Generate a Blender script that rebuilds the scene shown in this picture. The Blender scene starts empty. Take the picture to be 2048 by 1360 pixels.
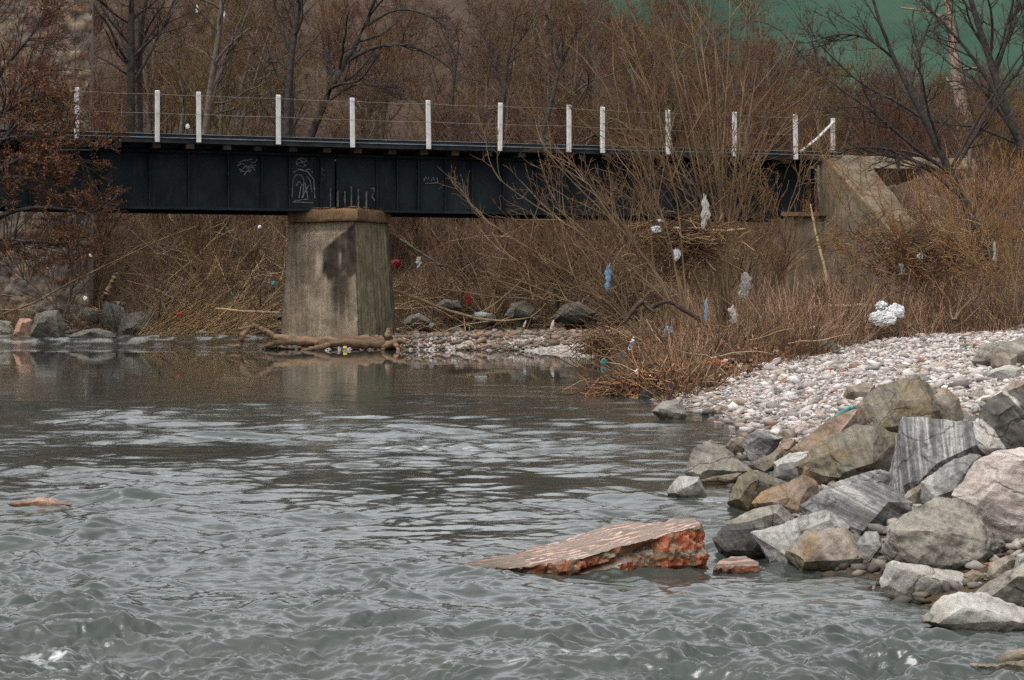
import bpy, bmesh, math
import numpy as np
from mathutils import Vector, noise as mnoise
R = math.radians
sc = bpy.context.scene

# ------------------------------------------------------------------ camera
F = 4096.0            # focal length in source pixels (photo 2048 wide)
HY = 600.0            # eye level row
CH = 1.5              # eye height above the river
cam = bpy.data.cameras.new('camera'); co = bpy.data.objects.new('camera', cam)
sc.collection.objects.link(co)
cam.sensor_width = 36; cam.lens = 72; cam.clip_start = 0.1; cam.clip_end = 3000
cam.shift_y = -(680 - HY) / 2048.0
co.location = (0, 0, CH); co.rotation_euler = (R(90), 0, 0)
sc.camera = co
# ------------------------------------------------------------------ world, sun, exposure
SUN_EL, SUN_AZ = 62, -140          # azimuth: clockwise from +Y, the sun behind the camera to the left
w = bpy.data.worlds.new('World'); sc.world = w; w.use_nodes = True
nt = w.node_tree; bg = nt.nodes['Background']
sky = nt.nodes.new('ShaderNodeTexSky'); sky.sky_type = 'NISHITA'; sky.sun_disc = False
sky.sun_elevation = R(SUN_EL); sky.sun_rotation = R(SUN_AZ)
sky.air_density = 1.0; sky.dust_density = 4.0; sky.ozone_density = 1.0
hs = nt.nodes.new('ShaderNodeHueSaturation'); hs.inputs['Saturation'].default_value = 0.12
nt.links.new(sky.outputs[0], hs.inputs['Color']); nt.links.new(hs.outputs[0], bg.inputs[0])
bg.inputs[1].default_value = 0.15
sl = bpy.data.lights.new('sun', 'SUN'); sl.energy = 0.5; sl.angle = R(22); sl.color = (1, .95, .88)
so = bpy.data.objects.new('sun', sl); sc.collection.objects.link(so)
az, el = R(SUN_AZ), R(SUN_EL)
so.rotation_euler = Vector((math.sin(az) * math.cos(el), math.cos(az) * math.cos(el), math.sin(el))).to_track_quat('Z', 'Y').to_euler()
sc.view_settings.view_transform = 'Standard'; sc.view_settings.look = 'None'
sc.cycles.use_denoising = False; sc.cycles.max_bounces = 5; sc.cycles.diffuse_bounces = 2; sc.cycles.glossy_bounces = 3; sc.cycles.sample_clamp_indirect = 4
sc.view_settings.exposure = 1.2; sc.view_settings.gamma = 1

# ------------------------------------------------------------------ helpers
C = sc.collection
rng = np.random.default_rng(7)
def P(x, y, d): return Vector(((x - 1024) * d / F, d, CH - (y - HY) * d / F))
def sm(a, b, x):
    t = np.clip((np.asarray(x, float) - a) / (b - a), 0, 1); return t * t * (3 - 2 * t)
_perm = np.random.default_rng(3).permutation(4096)
_grad = np.random.default_rng(4).uniform(0, 2 * np.pi, 4096)
def gnoise(x, y, seed=0):
    x = np.asarray(x, float) + seed * 37.17; y = np.asarray(y, float) + seed * 11.73
    xi = np.floor(x).astype(int); yi = np.floor(y).astype(int); fx = x - xi; fy = y - yi
    u = fx * fx * fx * (fx * (fx * 6 - 15) + 10); v = fy * fy * fy * (fy * (fy * 6 - 15) + 10)
    def g(ix, iy, dx, dy):
        a = _grad[_perm[(_perm[ix & 4095] + iy) & 4095]]
        return np.cos(a) * dx + np.sin(a) * dy
    n0 = g(xi, yi, fx, fy) * (1 - u) + g(xi + 1, yi, fx - 1, fy) * u
    n1 = g(xi, yi + 1, fx, fy - 1) * (1 - u) + g(xi + 1, yi + 1, fx - 1, fy - 1) * u
    return (n0 * (1 - v) + n1 * v) * 1.5
def fbm(x, y, o=4, seed=0):
    s = 0; a = 1
    for k in range(o): s = s + a * gnoise(x * 2 ** k, y * 2 ** k, seed + k); a *= .5
    return s

def raw_mesh(name, V, quads=None, tris=None, cols=None, smooth=True):
    me = bpy.data.meshes.new(name); V = np.asarray(V, np.float32)
    q = np.zeros((0, 4), np.int32) if quads is None else np.asarray(quads, np.int32).reshape(-1, 4)
    t = np.zeros((0, 3), np.int32) if tris is None else np.asarray(tris, np.int32).reshape(-1, 3)
    me.vertices.add(len(V)); me.vertices.foreach_set('co', V.ravel())
    me.loops.add(q.size + t.size); me.loops.foreach_set('vertex_index', np.concatenate([q.ravel(), t.ravel()]))
    me.polygons.add(len(q) + len(t))
    st = np.concatenate([np.arange(len(q)) * 4, q.size + np.arange(len(t)) * 3]).astype(np.int32)
    me.polygons.foreach_set('loop_start', st)
    me.polygons.foreach_set('use_smooth', np.full(len(st), smooth))
    if cols is not None:
        cols = np.asarray(cols, np.float32)
        if cols.shape[1] == 3: cols = np.hstack([cols, np.ones((len(cols), 1), np.float32)])
        a = me.color_attributes.new('tint', 'FLOAT_COLOR', 'POINT'); a.data.foreach_set('color', cols.ravel())
    me.update(calc_edges=True); me.validate()
    return me
def tag(o, label=None, cat=None, group=None, kind=None):
    if label: o['label'] = label
    if cat: o['category'] = cat
    if group: o['group'] = group
    if kind: o['kind'] = kind
    return o
def obj(name, me, m, parent=None, loc=None):
    o = bpy.data.objects.new(name, me); C.objects.link(o)
    if m and not me.materials: me.materials.append(m)
    if parent: o.parent = parent
    if loc is not None: o.location = loc
    return o
def thing(name, label, cat, loc=(0, 0, 0), rz=0, group=None):
    o = bpy.data.objects.new(name, None); C.objects.link(o); o.location = loc; o.rotation_euler = (0, 0, rz)
    return tag(o, label, cat, group)
def dup(root, loc, rz=0, s=1.0, label=None, group=None):
    r = root.copy(); C.objects.link(r); r.location = loc; r.rotation_euler = (0, 0, rz); r.scale = (s, s, s) if np.isscalar(s) else s
    if label: r['label'] = label
    if group: r['group'] = group
    for ch in list(root.children):
        c = ch.copy(); C.objects.link(c); c.parent = r
    return r

class MB:
    """collects boxes / tubes / grids into one mesh"""
    def __init__(s): s.V = []; s.Q = []; s.T = []; s.Cc = []; s.n = 0
    def add(s, V, Q=None, T=None, col=None):
        V = np.asarray(V, float)
        if Q is not None and len(Q): s.Q.append(np.asarray(Q, int).reshape(-1, 4) + s.n)
        if T is not None and len(T): s.T.append(np.asarray(T, int).reshape(-1, 3) + s.n)
        s.V.append(V); s.n += len(V)
        if col is not None:
            col = np.asarray(col, float)
            s.Cc.append(np.tile(col, (len(V), 1)) if col.ndim == 1 else col)
    def hexa(s, p, col=None):   # 8 points: bottom ring 0-3, top ring 4-7
        s.add([tuple(q) for q in p], [(0, 3, 2, 1), (4, 5, 6, 7), (0, 1, 5, 4), (1, 2, 6, 5), (2, 3, 7, 6), (3, 0, 4, 7)], col=col)
    def tubes(s, Pn, Rn, sides=3, col=None, cap=False):
        Pn = np.asarray(Pn, float); Rn = np.asarray(Rn, float)
        if Pn.ndim == 2: Pn = Pn[None]; Rn = Rn[None]
        K, n, _ = Pn.shape
        T = np.gradient(Pn, axis=1); T /= np.linalg.norm(T, axis=2, keepdims=True) + 1e-9
        ref = np.where(np.abs(T[..., 2:3]) > .9, np.array([1., 0, 0]), np.array([0, 0, 1.]))
        A = np.cross(T, ref); A /= np.linalg.norm(A, axis=2, keepdims=True) + 1e-9; B = np.cross(T, A)
        an = np.arange(sides) * 2 * np.pi / sides
        V = Pn[:, :, None] + Rn[:, :, None, None] * (A[:, :, None] * np.cos(an)[:, None] + B[:, :, None] * np.sin(an)[:, None])
        k = np.arange(K)[:, None, None] * n * sides; i = np.arange(n - 1)[None, :, None] * sides; j = np.arange(sides)[None, None]
        j2 = (j + 1) % sides
        Q = np.stack(np.broadcast_arrays(k + i + j, k + i + j2, k + i + sides + j2, k + i + sides + j), -1).reshape(-1, 4)
        c = None
        if col is not None:
            col = np.asarray(col, float)
            c = np.repeat(col, n * sides, axis=0) if col.ndim == 2 else np.tile(col, (K * n * sides, 1))
        V = V.reshape(-1, 3); Tt = None
        if cap:
            ends = [(0, 0), (n - 1, 1)]; Tt = []; extra = []; base = len(V)
            for kk in range(K):
                for e, f in ends:
                    extra.append(Pn[kk, e]); ci = base + len(extra) - 1
                    for q in range(sides):
                        a, b = kk * n * sides + e * sides + q, kk * n * sides + e * sides + (q + 1) % sides
                        Tt.append((ci, b, a) if f == 0 else (ci, a, b))
            V = np.vstack([V, extra])
            if c is not None: c = np.vstack([c, np.tile(c[:1], (len(extra), 1))])
        s.add(V, Q, Tt, c)
    def grid(s, V, nu, nv, col=None):
        a = (np.arange(nu - 1)[:, None] * nv + np.arange(nv - 1)[None]).ravel()
        s.add(V, np.stack([a, a + nv, a + nv + 1, a + 1], 1), col=col)
    def mesh(s, name, smooth=True):
        return raw_mesh(name, np.vstack(s.V), np.vstack(s.Q) if s.Q else None, np.vstack(s.T) if s.T else None,
                        np.vstack(s.Cc) if s.Cc else None, smooth)
    def build(s, name, m, parent=None, loc=None, smooth=True): 
        me = s.mesh(name, smooth)
        return obj(name, me, m, parent, loc)

# ------------------------------------------------------------------ materials
class Nodes:
    def __init__(s, name):
        s.m = bpy.data.materials.new(name); s.m.use_nodes = True; s.t = s.m.node_tree
        s.b = s.t.nodes['Principled BSDF']; s.b.inputs['Specular IOR Level'].default_value = 0.15
    def n(s, typ, ins=None, **kw):
        nd = s.t.nodes.new('ShaderNode' + typ)
        for k, v in kw.items(): setattr(nd, k, v)
        for k, v in (ins or {}).items():
            if isinstance(v, bpy.types.NodeSocket): s.t.links.new(v, nd.inputs[k])
            else: nd.inputs[k].default_value = v
        return nd
    def link(s, a, b): s.t.links.new(a, b)
    def obj(s, scale=(1, 1, 1), rot=(0, 0, 0), src='Object', rand=True):
        tc = s.n('TexCoord'); v = tc.outputs[src]
        if rand:
            oi = s.n('ObjectInfo'); mm = s.n('VectorMath', {0: oi.outputs['Random'], 1: (31., 17., 23.)}, operation='MULTIPLY')
            ad = s.n('VectorMath', {0: v, 1: mm.outputs[0]}, operation='ADD'); v = ad.outputs[0]
        return s.n('Mapping', {'Vector': v, 'Scale': scale, 'Rotation': rot}).outputs[0]
    def noise(s, vec, scale, detail=6, rough=.6, dist=0):
        return s.n('TexNoise', {'Vector': vec, 'Scale': scale, 'Detail': detail, 'Roughness': rough, 'Distortion': dist}).outputs[0]
    def ramp(s, fac, stops):
        r = s.n('ValToRGB', {0: fac}); e = r.color_ramp.elements
        while len(e) < len(stops): e.new(.5)
        for k, (p, c) in enumerate(stops): e[k].position = p; e[k].color = (*c, 1) if len(c) == 3 else c
        return r.outputs[0]
    def mix(s, f, a, b, mode='MIX'):
        nd = s.n('MixRGB', {0: f, 1: a, 2: b}, blend_type=mode); return nd.outputs[0]
    def math(s, op, a, b=0.0): return s.n('Math', {0: a, 1: b}, operation=op).outputs[0]
    def bump(s, h, strength=.5, dist=.02):
        nd = s.n('Bump', {'Height': h, 'Strength': strength, 'Distance': dist}); s.link(nd.outputs[0], s.b.inputs['Normal'])
    def col(s, c): s.link(c, s.b.inputs['Base Color'])
    def rough(s, v):
        s.b.inputs['Roughness'].default_value = v; return s
def g4(c): return (*c, 1)

def simple(name, a, b, scale=3, rough=.85, bump=.3, bd=.01, src='Object', sc3=(1, 1, 1)):
    k = Nodes(name); v = k.obj(sc3, src=src); n = k.noise(v, scale)
    k.col(k.ramp(n, [(.35, a), (.65, b)])); k.rough(rough); k.bump(k.noise(v, scale * 6), bump, bd); return k.m
def tinted(name, rough=.9, scale=8, lo=.6, hi=1.3, bump=.3, bd=.01):
    k = Nodes(name); a = k.n('Attribute', attribute_name='tint'); n = k.noise(k.obj(rand=False), scale)
    c = k.ramp(n, [(.3, (lo,) * 3), (.7, (hi,) * 3)])
    k.col(k.mix(1.0, a.outputs['Color'], c, 'MULTIPLY')); k.rough(rough); k.bump(n, bump, bd); return k.m

def rock_mat(name, dark, mid, light, bands=0.0, freq=9.0, rot=(0, 0, 0), stain=None, spec=.5, veins=None):
    k = Nodes(name); v = k.obj(rot=rot)
    big = k.noise(v, 2.2, 7, .62); fine = k.noise(v, 26, 8, .7)
    c = k.ramp(big, [(.3, dark), (.5, mid), (.7, light)])
    if bands > 0:
        wv = k.noise(k.n('Mapping', {'Vector': v, 'Scale': (freq * 2.4, 1.3, 1.3)}).outputs[0], 1.6, 9, .68, .5)
        wv2 = k.noise(k.n('Mapping', {'Vector': v, 'Scale': (freq * .8, .6, .6)}).outputs[0], 1.3, 5, .6, .8)
        bandc = k.ramp(k.mix(.4, wv, wv2), [(.41, tuple(x * .5 for x in dark)), (.5, mid), (.58, tuple(x * 1.1 for x in light))])
        c = k.mix(min(1, bands * 1.15), c, bandc)
    if veins is not None:
        vv = k.noise(k.n('Mapping', {'Vector': v, 'Scale': (5.0, .9, .9)}).outputs[0], 1.2, 4, .5, .6)
        c = k.mix(k.ramp(vv, [(.57, (0, 0, 0)), (.62, (.75, .75, .75))]), c, g4(veins))
    dn = k.n('VectorMath', {0: v, 1: k.n('VectorMath', {0: k.n('TexNoise', {'Vector': v, 'Scale': 4.0, 'Detail': 4.0}).outputs[1], 1: (.35, .35, .35)}, operation='MULTIPLY').outputs[0]}, operation='ADD').outputs[0]
    cr = k.n('TexVoronoi', {'Vector': dn, 'Scale': 1.5}, feature='DISTANCE_TO_EDGE').outputs['Distance']
    crk = k.ramp(cr, [(.0, (.35,) * 3), (.022, (1,) * 3)])
    c = k.mix(.5, c, crk, 'MULTIPLY')
    c = k.mix(.75, c, k.ramp(fine, [(.3, (.45,) * 3), (.5, (1,) * 3), (.72, (1.35,) * 3)]), 'MULTIPLY')
    if stain:
        st = k.noise(v, 3.1, 5, .6); c = k.mix(k.ramp(st, [(.5, (0, 0, 0)), (.68, (.75,) * 3)]), c, g4(stain))
    # damp, algae-dark band just above the river level (world height)
    ge = k.n('NewGeometry'); sx = k.n('SeparateXYZ', {0: ge.outputs['Position']})
    hz = k.math('ADD', sx.outputs[2], k.math('MULTIPLY', k.math('SUBTRACT', big, .5), .2))
    wet = k.ramp(hz, [(0.0, (1, 1, 1)), (.09, (0, 0, 0))])
    c = k.mix(wet, c, k.mix(1.0, c, (.42, .4, .33, 1), 'MULTIPLY'))
    k.col(c); k.rough(.8)
    h = k.math('ADD', k.math('ADD', k.math('MULTIPLY', fine, .5), big), k.math('MULTIPLY', crk, .5))
    if bands > 0: h = k.math('ADD', h, k.math('MULTIPLY', wv, .6 * bands))
    k.bump(h, .75, .03); return k.m
M = {}
M['gneiss'] = rock_mat('banded_gneiss', (0.0617, 0.0623, 0.0618), (0.1482, 0.1424, 0.1376), (0.2777, 0.2611, 0.2415), .58, 7, (R(20), R(60), R(15)))
M['gneiss_up'] = rock_mat('upright_gneiss', (0.0381, 0.0439, 0.0485), (0.1220, 0.1209, 0.1180), (0.3203, 0.3006, 0.2776), .6, 9, (R(0), R(12), R(20)))
M['gneiss_dark'] = rock_mat('dark_veined_rock', (0.0195, 0.0180, 0.0170), (0.0546, 0.0488, 0.0426), (0.1014, 0.0900, 0.0781), .4, 4, (0, R(35), 0), veins=(.42, .39, .35))
M['grey'] = rock_mat('grey_rock', (0.0822, 0.0765, 0.0673), (0.1582, 0.1441, 0.1216), (0.2403, 0.2177, 0.1811), .45, 4, (0, R(70), 0))
M['bluegrey'] = rock_mat('bluegrey_rock', (0.1083, 0.1071, 0.1026), (0.1986, 0.1917, 0.1794), (0.3008, 0.2818, 0.2563), .45, 5, (0, R(50), R(30)))
M['tan'] = rock_mat('tan_rock', (0.0863, 0.0698, 0.0524), (0.1674, 0.1398, 0.1100), (0.2435, 0.2096, 0.1781), .45, 4, (0, R(30), 0), stain=(.2, .13, .06))
M['olive'] = rock_mat('olive_brown_rock', (0.0501, 0.0433, 0.0323), (0.1122, 0.0982, 0.0762), (0.1712, 0.1502, 0.1172), .45, 6, (0, R(25), R(10)), stain=(.13, .09, .04))
M['ochre'] = rock_mat('ochre_stained_rock', (0.0750, 0.0525, 0.0364), (0.1624, 0.1173, 0.0819), (0.2374, 0.1851, 0.1638), .3, 5, (0, R(35), 0), stain=(.26, .16, .05))
M['dark'] = rock_mat('dark_rock', (0.0273, 0.0263, 0.0256), (0.0663, 0.0622, 0.0568), (0.1248, 0.1162, 0.1065), .45, 4, (0, R(40), 0))
M['white'] = rock_mat('white_marbled_rock', (0.1449, 0.1381, 0.1234), (0.2898, 0.2762, 0.2467), (0.3622, 0.3477, 0.3198), .45, 2.2, (R(20), R(65), 0), stain=(.2, .17, .14))
M['pink'] = rock_mat('pinkish_white_rock', (0.2000, 0.1628, 0.1410), (0.2889, 0.2496, 0.2224), (0.3555, 0.3147, 0.2875), .5, 5, (R(10), R(78), 0))
M['redbrown'] = rock_mat('red_brown_rock', (.16, .09, .06), (.28, .17, .12), (.4, .28, .22), .1, 4)
M['farrock'] = rock_mat('far_bank_rock', (.045, .04, .034), (.10, .09, .075), (.155, .14, .118), .35, 4, (0, R(60), 0))
M['bankrock'] = rock_mat('bank_rock', (0.0248, 0.0223, 0.0190), (0.0660, 0.0583, 0.0500), (0.1210, 0.1113, 0.0950), .3, 3, (0, R(60), 0))

# ------------------------------------------------------------------ terrain
def Xs(Y): return np.interp(Y, [-20, 4, 8, 9.6, 10.4, 11.8, 14, 17, 20, 24.6, 28, 30.7, 38, 41, 51, 57, 60, 61.5, 62.4, 66.5, 68.5],
                            [3.6, 3.0, 2.5, 2.35, 2.1, 1.65, 1.8, 1.85, 2.3, 2.8, 2.45, 2.25, 2.1, 2.35, 2.8, 2.7, 1.4, -2.5, -8.0, -8.0, 3.5])
def brush_line(X): return np.interp(X, [2.0, 2.3, 4.4, 7.6, 10.5, 16, 30], [30, 30.7, 38, 46, 51, 55, 58])
def bridge_Y(X): return 60 + (np.asarray(X) + 12.8) * .361
def height(X, Y, detail=True):
    X = np.asarray(X, float); Y = np.asarray(Y, float)
    xs = Xs(Y); sl_ = np.interp(Y, [0, 10, 20, 30], [.3, .3, .22, .13]); cap = np.interp(Y, [0, 20, 30], [1.7, 1.5, .88])
    cap = np.where((Y > 58) & (X < 5), .48, cap)
    dx = X - xs
    zr = np.where(dx > 0, cap * (1 - np.exp(-sl_ * np.maximum(dx, 0) / cap)), np.maximum(.22 * dx, -.55))
    xl = -(Y / 4) - 1.3; dl = xl - X
    zl = np.where(dl > 0, 2.5 * (1 - np.exp(-.35 * np.maximum(dl, 0) / 2.5)), np.maximum(.25 * dl, -.55))
    Y0 = 72 + 3.5 * sm(-10, -5, X); q = X / np.maximum(Y, 1)
    t = Y - Y0
    zb = np.where(t < 0, np.maximum(.15 + .3 * t, -.55), .15 + np.minimum(t, 11) * .44)
    hs_ = .27 - .235 * sm(-.02, .13, q)
    zb = zb + np.maximum(t - 11, 0) * hs_
    emb = .85 + np.clip((Y - (bridge_Y(X) - 11.8)) * .46, 0, 4.75)
    emb = np.where(X > 6, emb * sm(11.0, 13.6, X), -.55)
    z = np.maximum(np.maximum(zr, zl), np.maximum(zb, emb))
    z = z + np.maximum(Y - 260, 0) * .3
    z = np.minimum(z, 1.5 + (.148 + .01 * sm(.03, .08, q)) * np.maximum(Y, 20)); z = np.minimum(z, 95)
    if detail:
        amp = np.interp(Y, [0, 60, 90, 150], [.03, .05, .25, .5])
        z = z + amp * fbm(X * .6, Y * .6, 3, 5)
    return z
def hgt(x, y): return float(height(np.array([x]), np.array([y]))[0])
def water_z(Y): return .30 * sm(62.6, 71, Y)
def ground_hit(x, y, near=6, far=120, water=True):
    d = np.linspace(near, far, 4000); X = (x - 1024) * d / F; Z = CH - (y - HY) * d / F
    h = height(X, d)
    if water: h = np.maximum(h, water_z(d))
    k = np.argmax(Z <= h)
    return float(d[k]) if (Z <= h).any() else far

gx = np.unique(np.concatenate([np.linspace(-400, -60, 18), np.linspace(-60, -22, 40), np.arange(-22, 22.01, .35), np.linspace(22, 60, 40), np.linspace(60, 400, 18)]).round(3))
gy = np.unique(np.concatenate([np.arange(-20, 6, 2), np.arange(6, 36, .35), np.arange(36, 100, .55), np.arange(100, 255, 3), np.linspace(255, 900, 40)]).round(3))
GX, GY = np.meshgrid(gx, gy, indexing='ij'); GZ = height(GX, GY)
V = np.stack([GX, GY, GZ], -1).reshape(-1, 3); nx, ny = GX.shape
a = (np.arange(nx - 1)[:, None] * ny + np.arange(ny - 1)[None]).ravel()
Q = np.stack([a, a + ny, a + ny + 1, a + 1], 1)
ctr = V[Q].mean(1); cx_, cy_, cz_ = ctr.T
zone = np.full(len(Q), 1)
zone[(cy_ < 95) & (cz_ < -.08)] = 0
zone[(cz_ >= -.08) & (cx_ > Xs(cy_) - .6) & (cy_ < brush_line(cx_)) & (cx_ > 0) & (cy_ > 21 + .4 * np.sin(cx_ * 3))] = 2
zone[(cz_ >= -.08) & (cy_ > 59) & (cy_ < 69) & (cx_ < 3.2) & (cx_ > -9)] = 2
zone[(cy_ >= 95) & (cy_ < 255)] = 3
zone[cy_ >= 255] = 4
k = Nodes('river_bed_mud'); v = k.obj(src='Object', rand=False); k.col(k.ramp(k.noise(v, 1.5), [(.3, (.035, .03, .022)), (.7, (.10, .085, .065))])); k.rough(.6); m_bed = k.m
k = Nodes('bank_soil'); v = k.obj(rand=False); n1 = k.noise(v, 1.2, 8, .7); n2 = k.noise(v, 9, 6, .7)
k.col(k.mix(.5, k.ramp(n1, [(.3, (.024, .016, .011)), (.55, (.055, .036, .023)), (.7, (.08, .055, .034))]), k.ramp(n2, [(.3, (.02, .013, .009)), (.7, (.12, .08, .05))])))
k.rough(.95); k.bump(n2, .8, .08); m_soil = k.m
k = Nodes('gravel_ground'); v = k.obj(rand=False); vo = k.n('TexVoronoi', {'Vector': v, 'Scale': 14.0})
k.col(k.mix(.75, k.ramp(vo.outputs['Color'], [(.2, (.14, .125, .115)), (.5, (.27, .245, .225)), (.8, (.4, .37, .35))]), k.ramp(k.noise(v, 1.3), [(.3, (.6, .56, .5)), (.7, (1, 1, 1))]), 'MULTIPLY'))
k.rough(.9); k.bump(vo.outputs['Distance'], 1.0, -.05); m_grav = k.m
k = Nodes('leaf_litter_slope'); v = k.obj(rand=False); n1 = k.noise(v, .25, 8, .65); n2 = k.noise(v, 3, 6, .75)
k.col(k.mix(.55, k.ramp(n1, [(.3, (.028, .019, .0145)), (.5, (.054, .035, .025)), (.68, (.064, .052, .028))]), k.ramp(n2, [(.3, (.016, .01, .0075)), (.7, (.105, .066, .045))])))
k.rough(1); k.bump(n2, .8, .3); m_hill = k.m
k = Nodes('green_field_grass'); v = k.obj(rand=False); n1 = k.noise(v, .03, 7, .65); wv = k.n('TexWave', {'Vector': v, 'Scale': .35, 'Distortion': .6, 'Detail': 1.0}, wave_type='BANDS', bands_direction='X').outputs['Fac']
k.col(k.mix(.12, k.ramp(n1, [(.3, (.008, .028, .017)), (.7, (.028, .058, .036))]), k.ramp(wv, [(.3, (.010, .03, .02)), (.7, (.026, .066, .042))]))); k.rough(.95); m_field = k.m
for zi, nm, m in [(0, 'river_bed', m_bed), (1, 'river_bank', m_soil), (2, 'gravel_bank', m_grav), (3, 'hillside', m_hill), (4, 'green_field', m_field)]:
    q = Q[zone == zi]; u, inv = np.unique(q, return_inverse=True)
    tag(obj(nm, raw_mesh(nm, V[u], inv.reshape(-1, 4)), m), kind='structure')

# ------------------------------------------------------------------ water: a displaced sheet, finer towards the viewer
ypx = np.concatenate([np.arange(1640, 1380, -6), np.arange(1380, 705, -1.05), np.linspace(705, 655, 40)])
dcol = CH * F / (ypx - HY)
dcol = np.concatenate([[-15, 0, 3], dcol[dcol < 112]])
ratio = (np.concatenate([np.linspace(-1500, -180, 40), np.arange(-176, 2226, 3.4), np.linspace(2230, 3600, 40)]) - 1024) / F
WD, WR = np.meshgrid(dcol, ratio, indexing='ij')
WY = WD; WX = WR * np.maximum(WD, 6)
px, py = WR * F + 1024, HY + CH * F / np.maximum(WD, 1)          # only used to size the mesh detail
dstep = np.maximum(WD, 1) ** 2 / (CH * F) * 1.05
def octave(lam, seed, sx=1.0, ridge=False):
    a_ = R((seed * 47 % 61) - 30); ca, sa = math.cos(a_), math.sin(a_); L3 = lam * 3.2
    wx = WX + .5 * lam * gnoise(WX / L3, WY / L3, seed + 50) * 2; wy = WY + .5 * lam * gnoise(WX / L3, WY / L3, seed + 60) * 2
    u_, v_ = wx * ca - wy * sa, wx * sa + wy * ca
    n = gnoise(u_ / (lam * sx), v_ / lam, seed) + .45 * gnoise(u_ / (lam * sx * .63) + 9, v_ / (lam * .58), seed + 3)
    if ridge: n = .6 - 2.2 * np.abs(n)
    mod = np.clip(.85 + 1.15 * gnoise(WX / (lam * 4.3), WY / (lam * 3.1), seed + 80), .12, 2)
    return n * mod * lam * np.clip((lam / dstep - 1.7) / 1.8, 0, 1)
# how disturbed the current is (metres on the river): rough close by, calm pool before the gravel bar
rough = np.interp(WY, [6, 9, 11, 13, 17, 22, 27, 31, 40, 62, 63.5, 66, 75, 112], [.95, .85, .72, .6, .54, .52, .5, .24, .05, .02, .5, 1., .6, .3])
rough *= 1 + .35 * sm(-.5, -3.5, WX) * sm(20, 13, WY)
patch = fbm(WX / 2.6, WY / 5.5, 3, 21)
rough *= np.clip(1 + .75 * patch, .3, 1.7)
for (bx, by, rx, ry, kq) in [(-3.4, 20.5, 1.3, 1.1, .72), (.35, 16.8, 1.3, 1.0, .7), (-.9, 13.2, .95, .65, .6), (1.6, 26, 2.0, 2.2, .5), (.8, 19.2, 1.2, .9, .5)]:
    rough *= 1 - kq * np.exp(-(((WX - bx) / rx) ** 2 + ((WY - by) / ry) ** 2))
shel = sm(1.6, .2, WX - Xs(WY) + 1.2)      # sheltered beside the shore
rough *= .45 + .55 * shel
rough *= 1 - .55 * np.exp(-(((WX - 1.6) / 1.1) ** 2 + ((WY - 10.4) / .8) ** 2))
big = np.interp(WY, [8, 12, 16, 24], [1.0, .9, .6, .4])
zz = (.032 * big * octave(1.9, 1, 1.2) + np.interp(WY, [9, 16], [.018, .038]) * octave(.85, 2, 1.6) + np.interp(WY, [9, 15], [.06, .115]) * octave(.45, 3, 1.6) + .03 * np.interp(WY, [8, 14], [2.0, 0]) * octave(.42, 9, 1.5, True)
      + .12 * octave(.26, 4, 1.6) + .03 * np.interp(WY, [8, 15], [1.2, .2]) * octave(.3, 14, 1.8, True) + .14 * octave(.14, 5, 1.5) + np.interp(WY, [9, 14], [.25, .14]) * octave(.075, 6, 1.4) + np.interp(WY, [8.5, 12], [.24, .1]) * octave(.042, 7, 1.3))
zz = zz * rough
for (bx, by, rx, ry, hgt_) in [(-.5, 10.35, .55, .16, .075), (-.95, 9.85, .6, .15, .06), (.35, 9.6, .8, .15, .055), (-1.3, 12.1, .8, .2, .04), (-2.2, 8.7, .6, .2, .08), (.3, 8.5, .7, .16, .07), (1.3, 9.0, .7, .14, .035), (-1.6, 10.9, .7, .18, .04)]:
    wob = .35 * gnoise(WX * 1.6, WY * .5, 77)
    zz += .6 * hgt_ * np.exp(-(((WX - bx) / rx) ** 2 + ((WY - by - wob) / ry) ** 2)) * (.7 + .6 * gnoise(WX * 3, WY * 3, 80))
foam = np.zeros_like(WX)
def blob(xp, yp, rx, ry, s):
    global foam
    d = CH * F / (yp - HY); bx = (xp - 1024) * d / F
    foam = np.maximum(foam, s * np.exp(-(((WX - bx) / rx) ** 2 + ((WY - d) / ry) ** 2)))
for b in [(1395, 1001, .30, .16, 1.0), (1450, 1003, .2, .12, .8), (860, 897, 1.0, .35, .8), (1000, 893, .8, .3, .65), (960, 1150, .25, .14, .45), (110, 1300, .22, .1, 1.), (190, 1322, .3, .1, .95),
          (60, 1345, .3, .12, .7), (1145, 1315, .16, .1, .8), (1190, 1335, .14, .06, .8), (1060, 1340, .25, .07, .6), (330, 1345, .25, .08, .5), (900, 1330, .2, .07, .45), (1860, 1245, .12, .05, .5), (1700, 1143, .35, .05, .5)]: blob(*b)
foam *= np.clip(.05 + 1.5 * fbm(WX * 7, WY * 14, 5, 31), 0, .9)
crest = np.clip((zz - .07) / .05, 0, 1) * sm(10.5, 8.5, WY) * np.clip(1.5 * fbm(WX * 12, WY * 22, 4, 33) - .2, 0, .6)
riff = sm(62.9, 64, WY) * sm(76, 68, WY) * sm(-6, -8.5, WX) * np.clip(.5 + 1.4 * fbm(WX / .7, WY / 1.4, 4, 35), 0, 1) * .6  # riffle foam; its pale colour also paints in the light on unresolved ripples
foam = np.clip(np.maximum(np.maximum(foam, crest * .45), riff), 0, 1)
zz += water_z(WY) + .006 * foam
V = np.stack([WX, WY, zz], -1).reshape(-1, 3); n1_, n2_ = WX.shape
a = (np.arange(n1_ - 1)[:, None] * n2_ + np.arange(n2_ - 1)[None]).ravel()
calm = np.clip(rough, 0, 1.5) / 1.5
cols = np.stack([foam, calm, calm], -1).reshape(-1, 3)
k = Nodes('river_water'); at = k.n('Attribute', attribute_name='tint'); sp = k.n('SeparateColor', {0: at.outputs['Color']})
tcv = k.obj(rand=False); nz = k.noise(tcv, 1.1, 4)
body = k.ramp(nz, [(.3, (.026, .033, .028)), (.7, (.042, .049, .043))])
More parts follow.
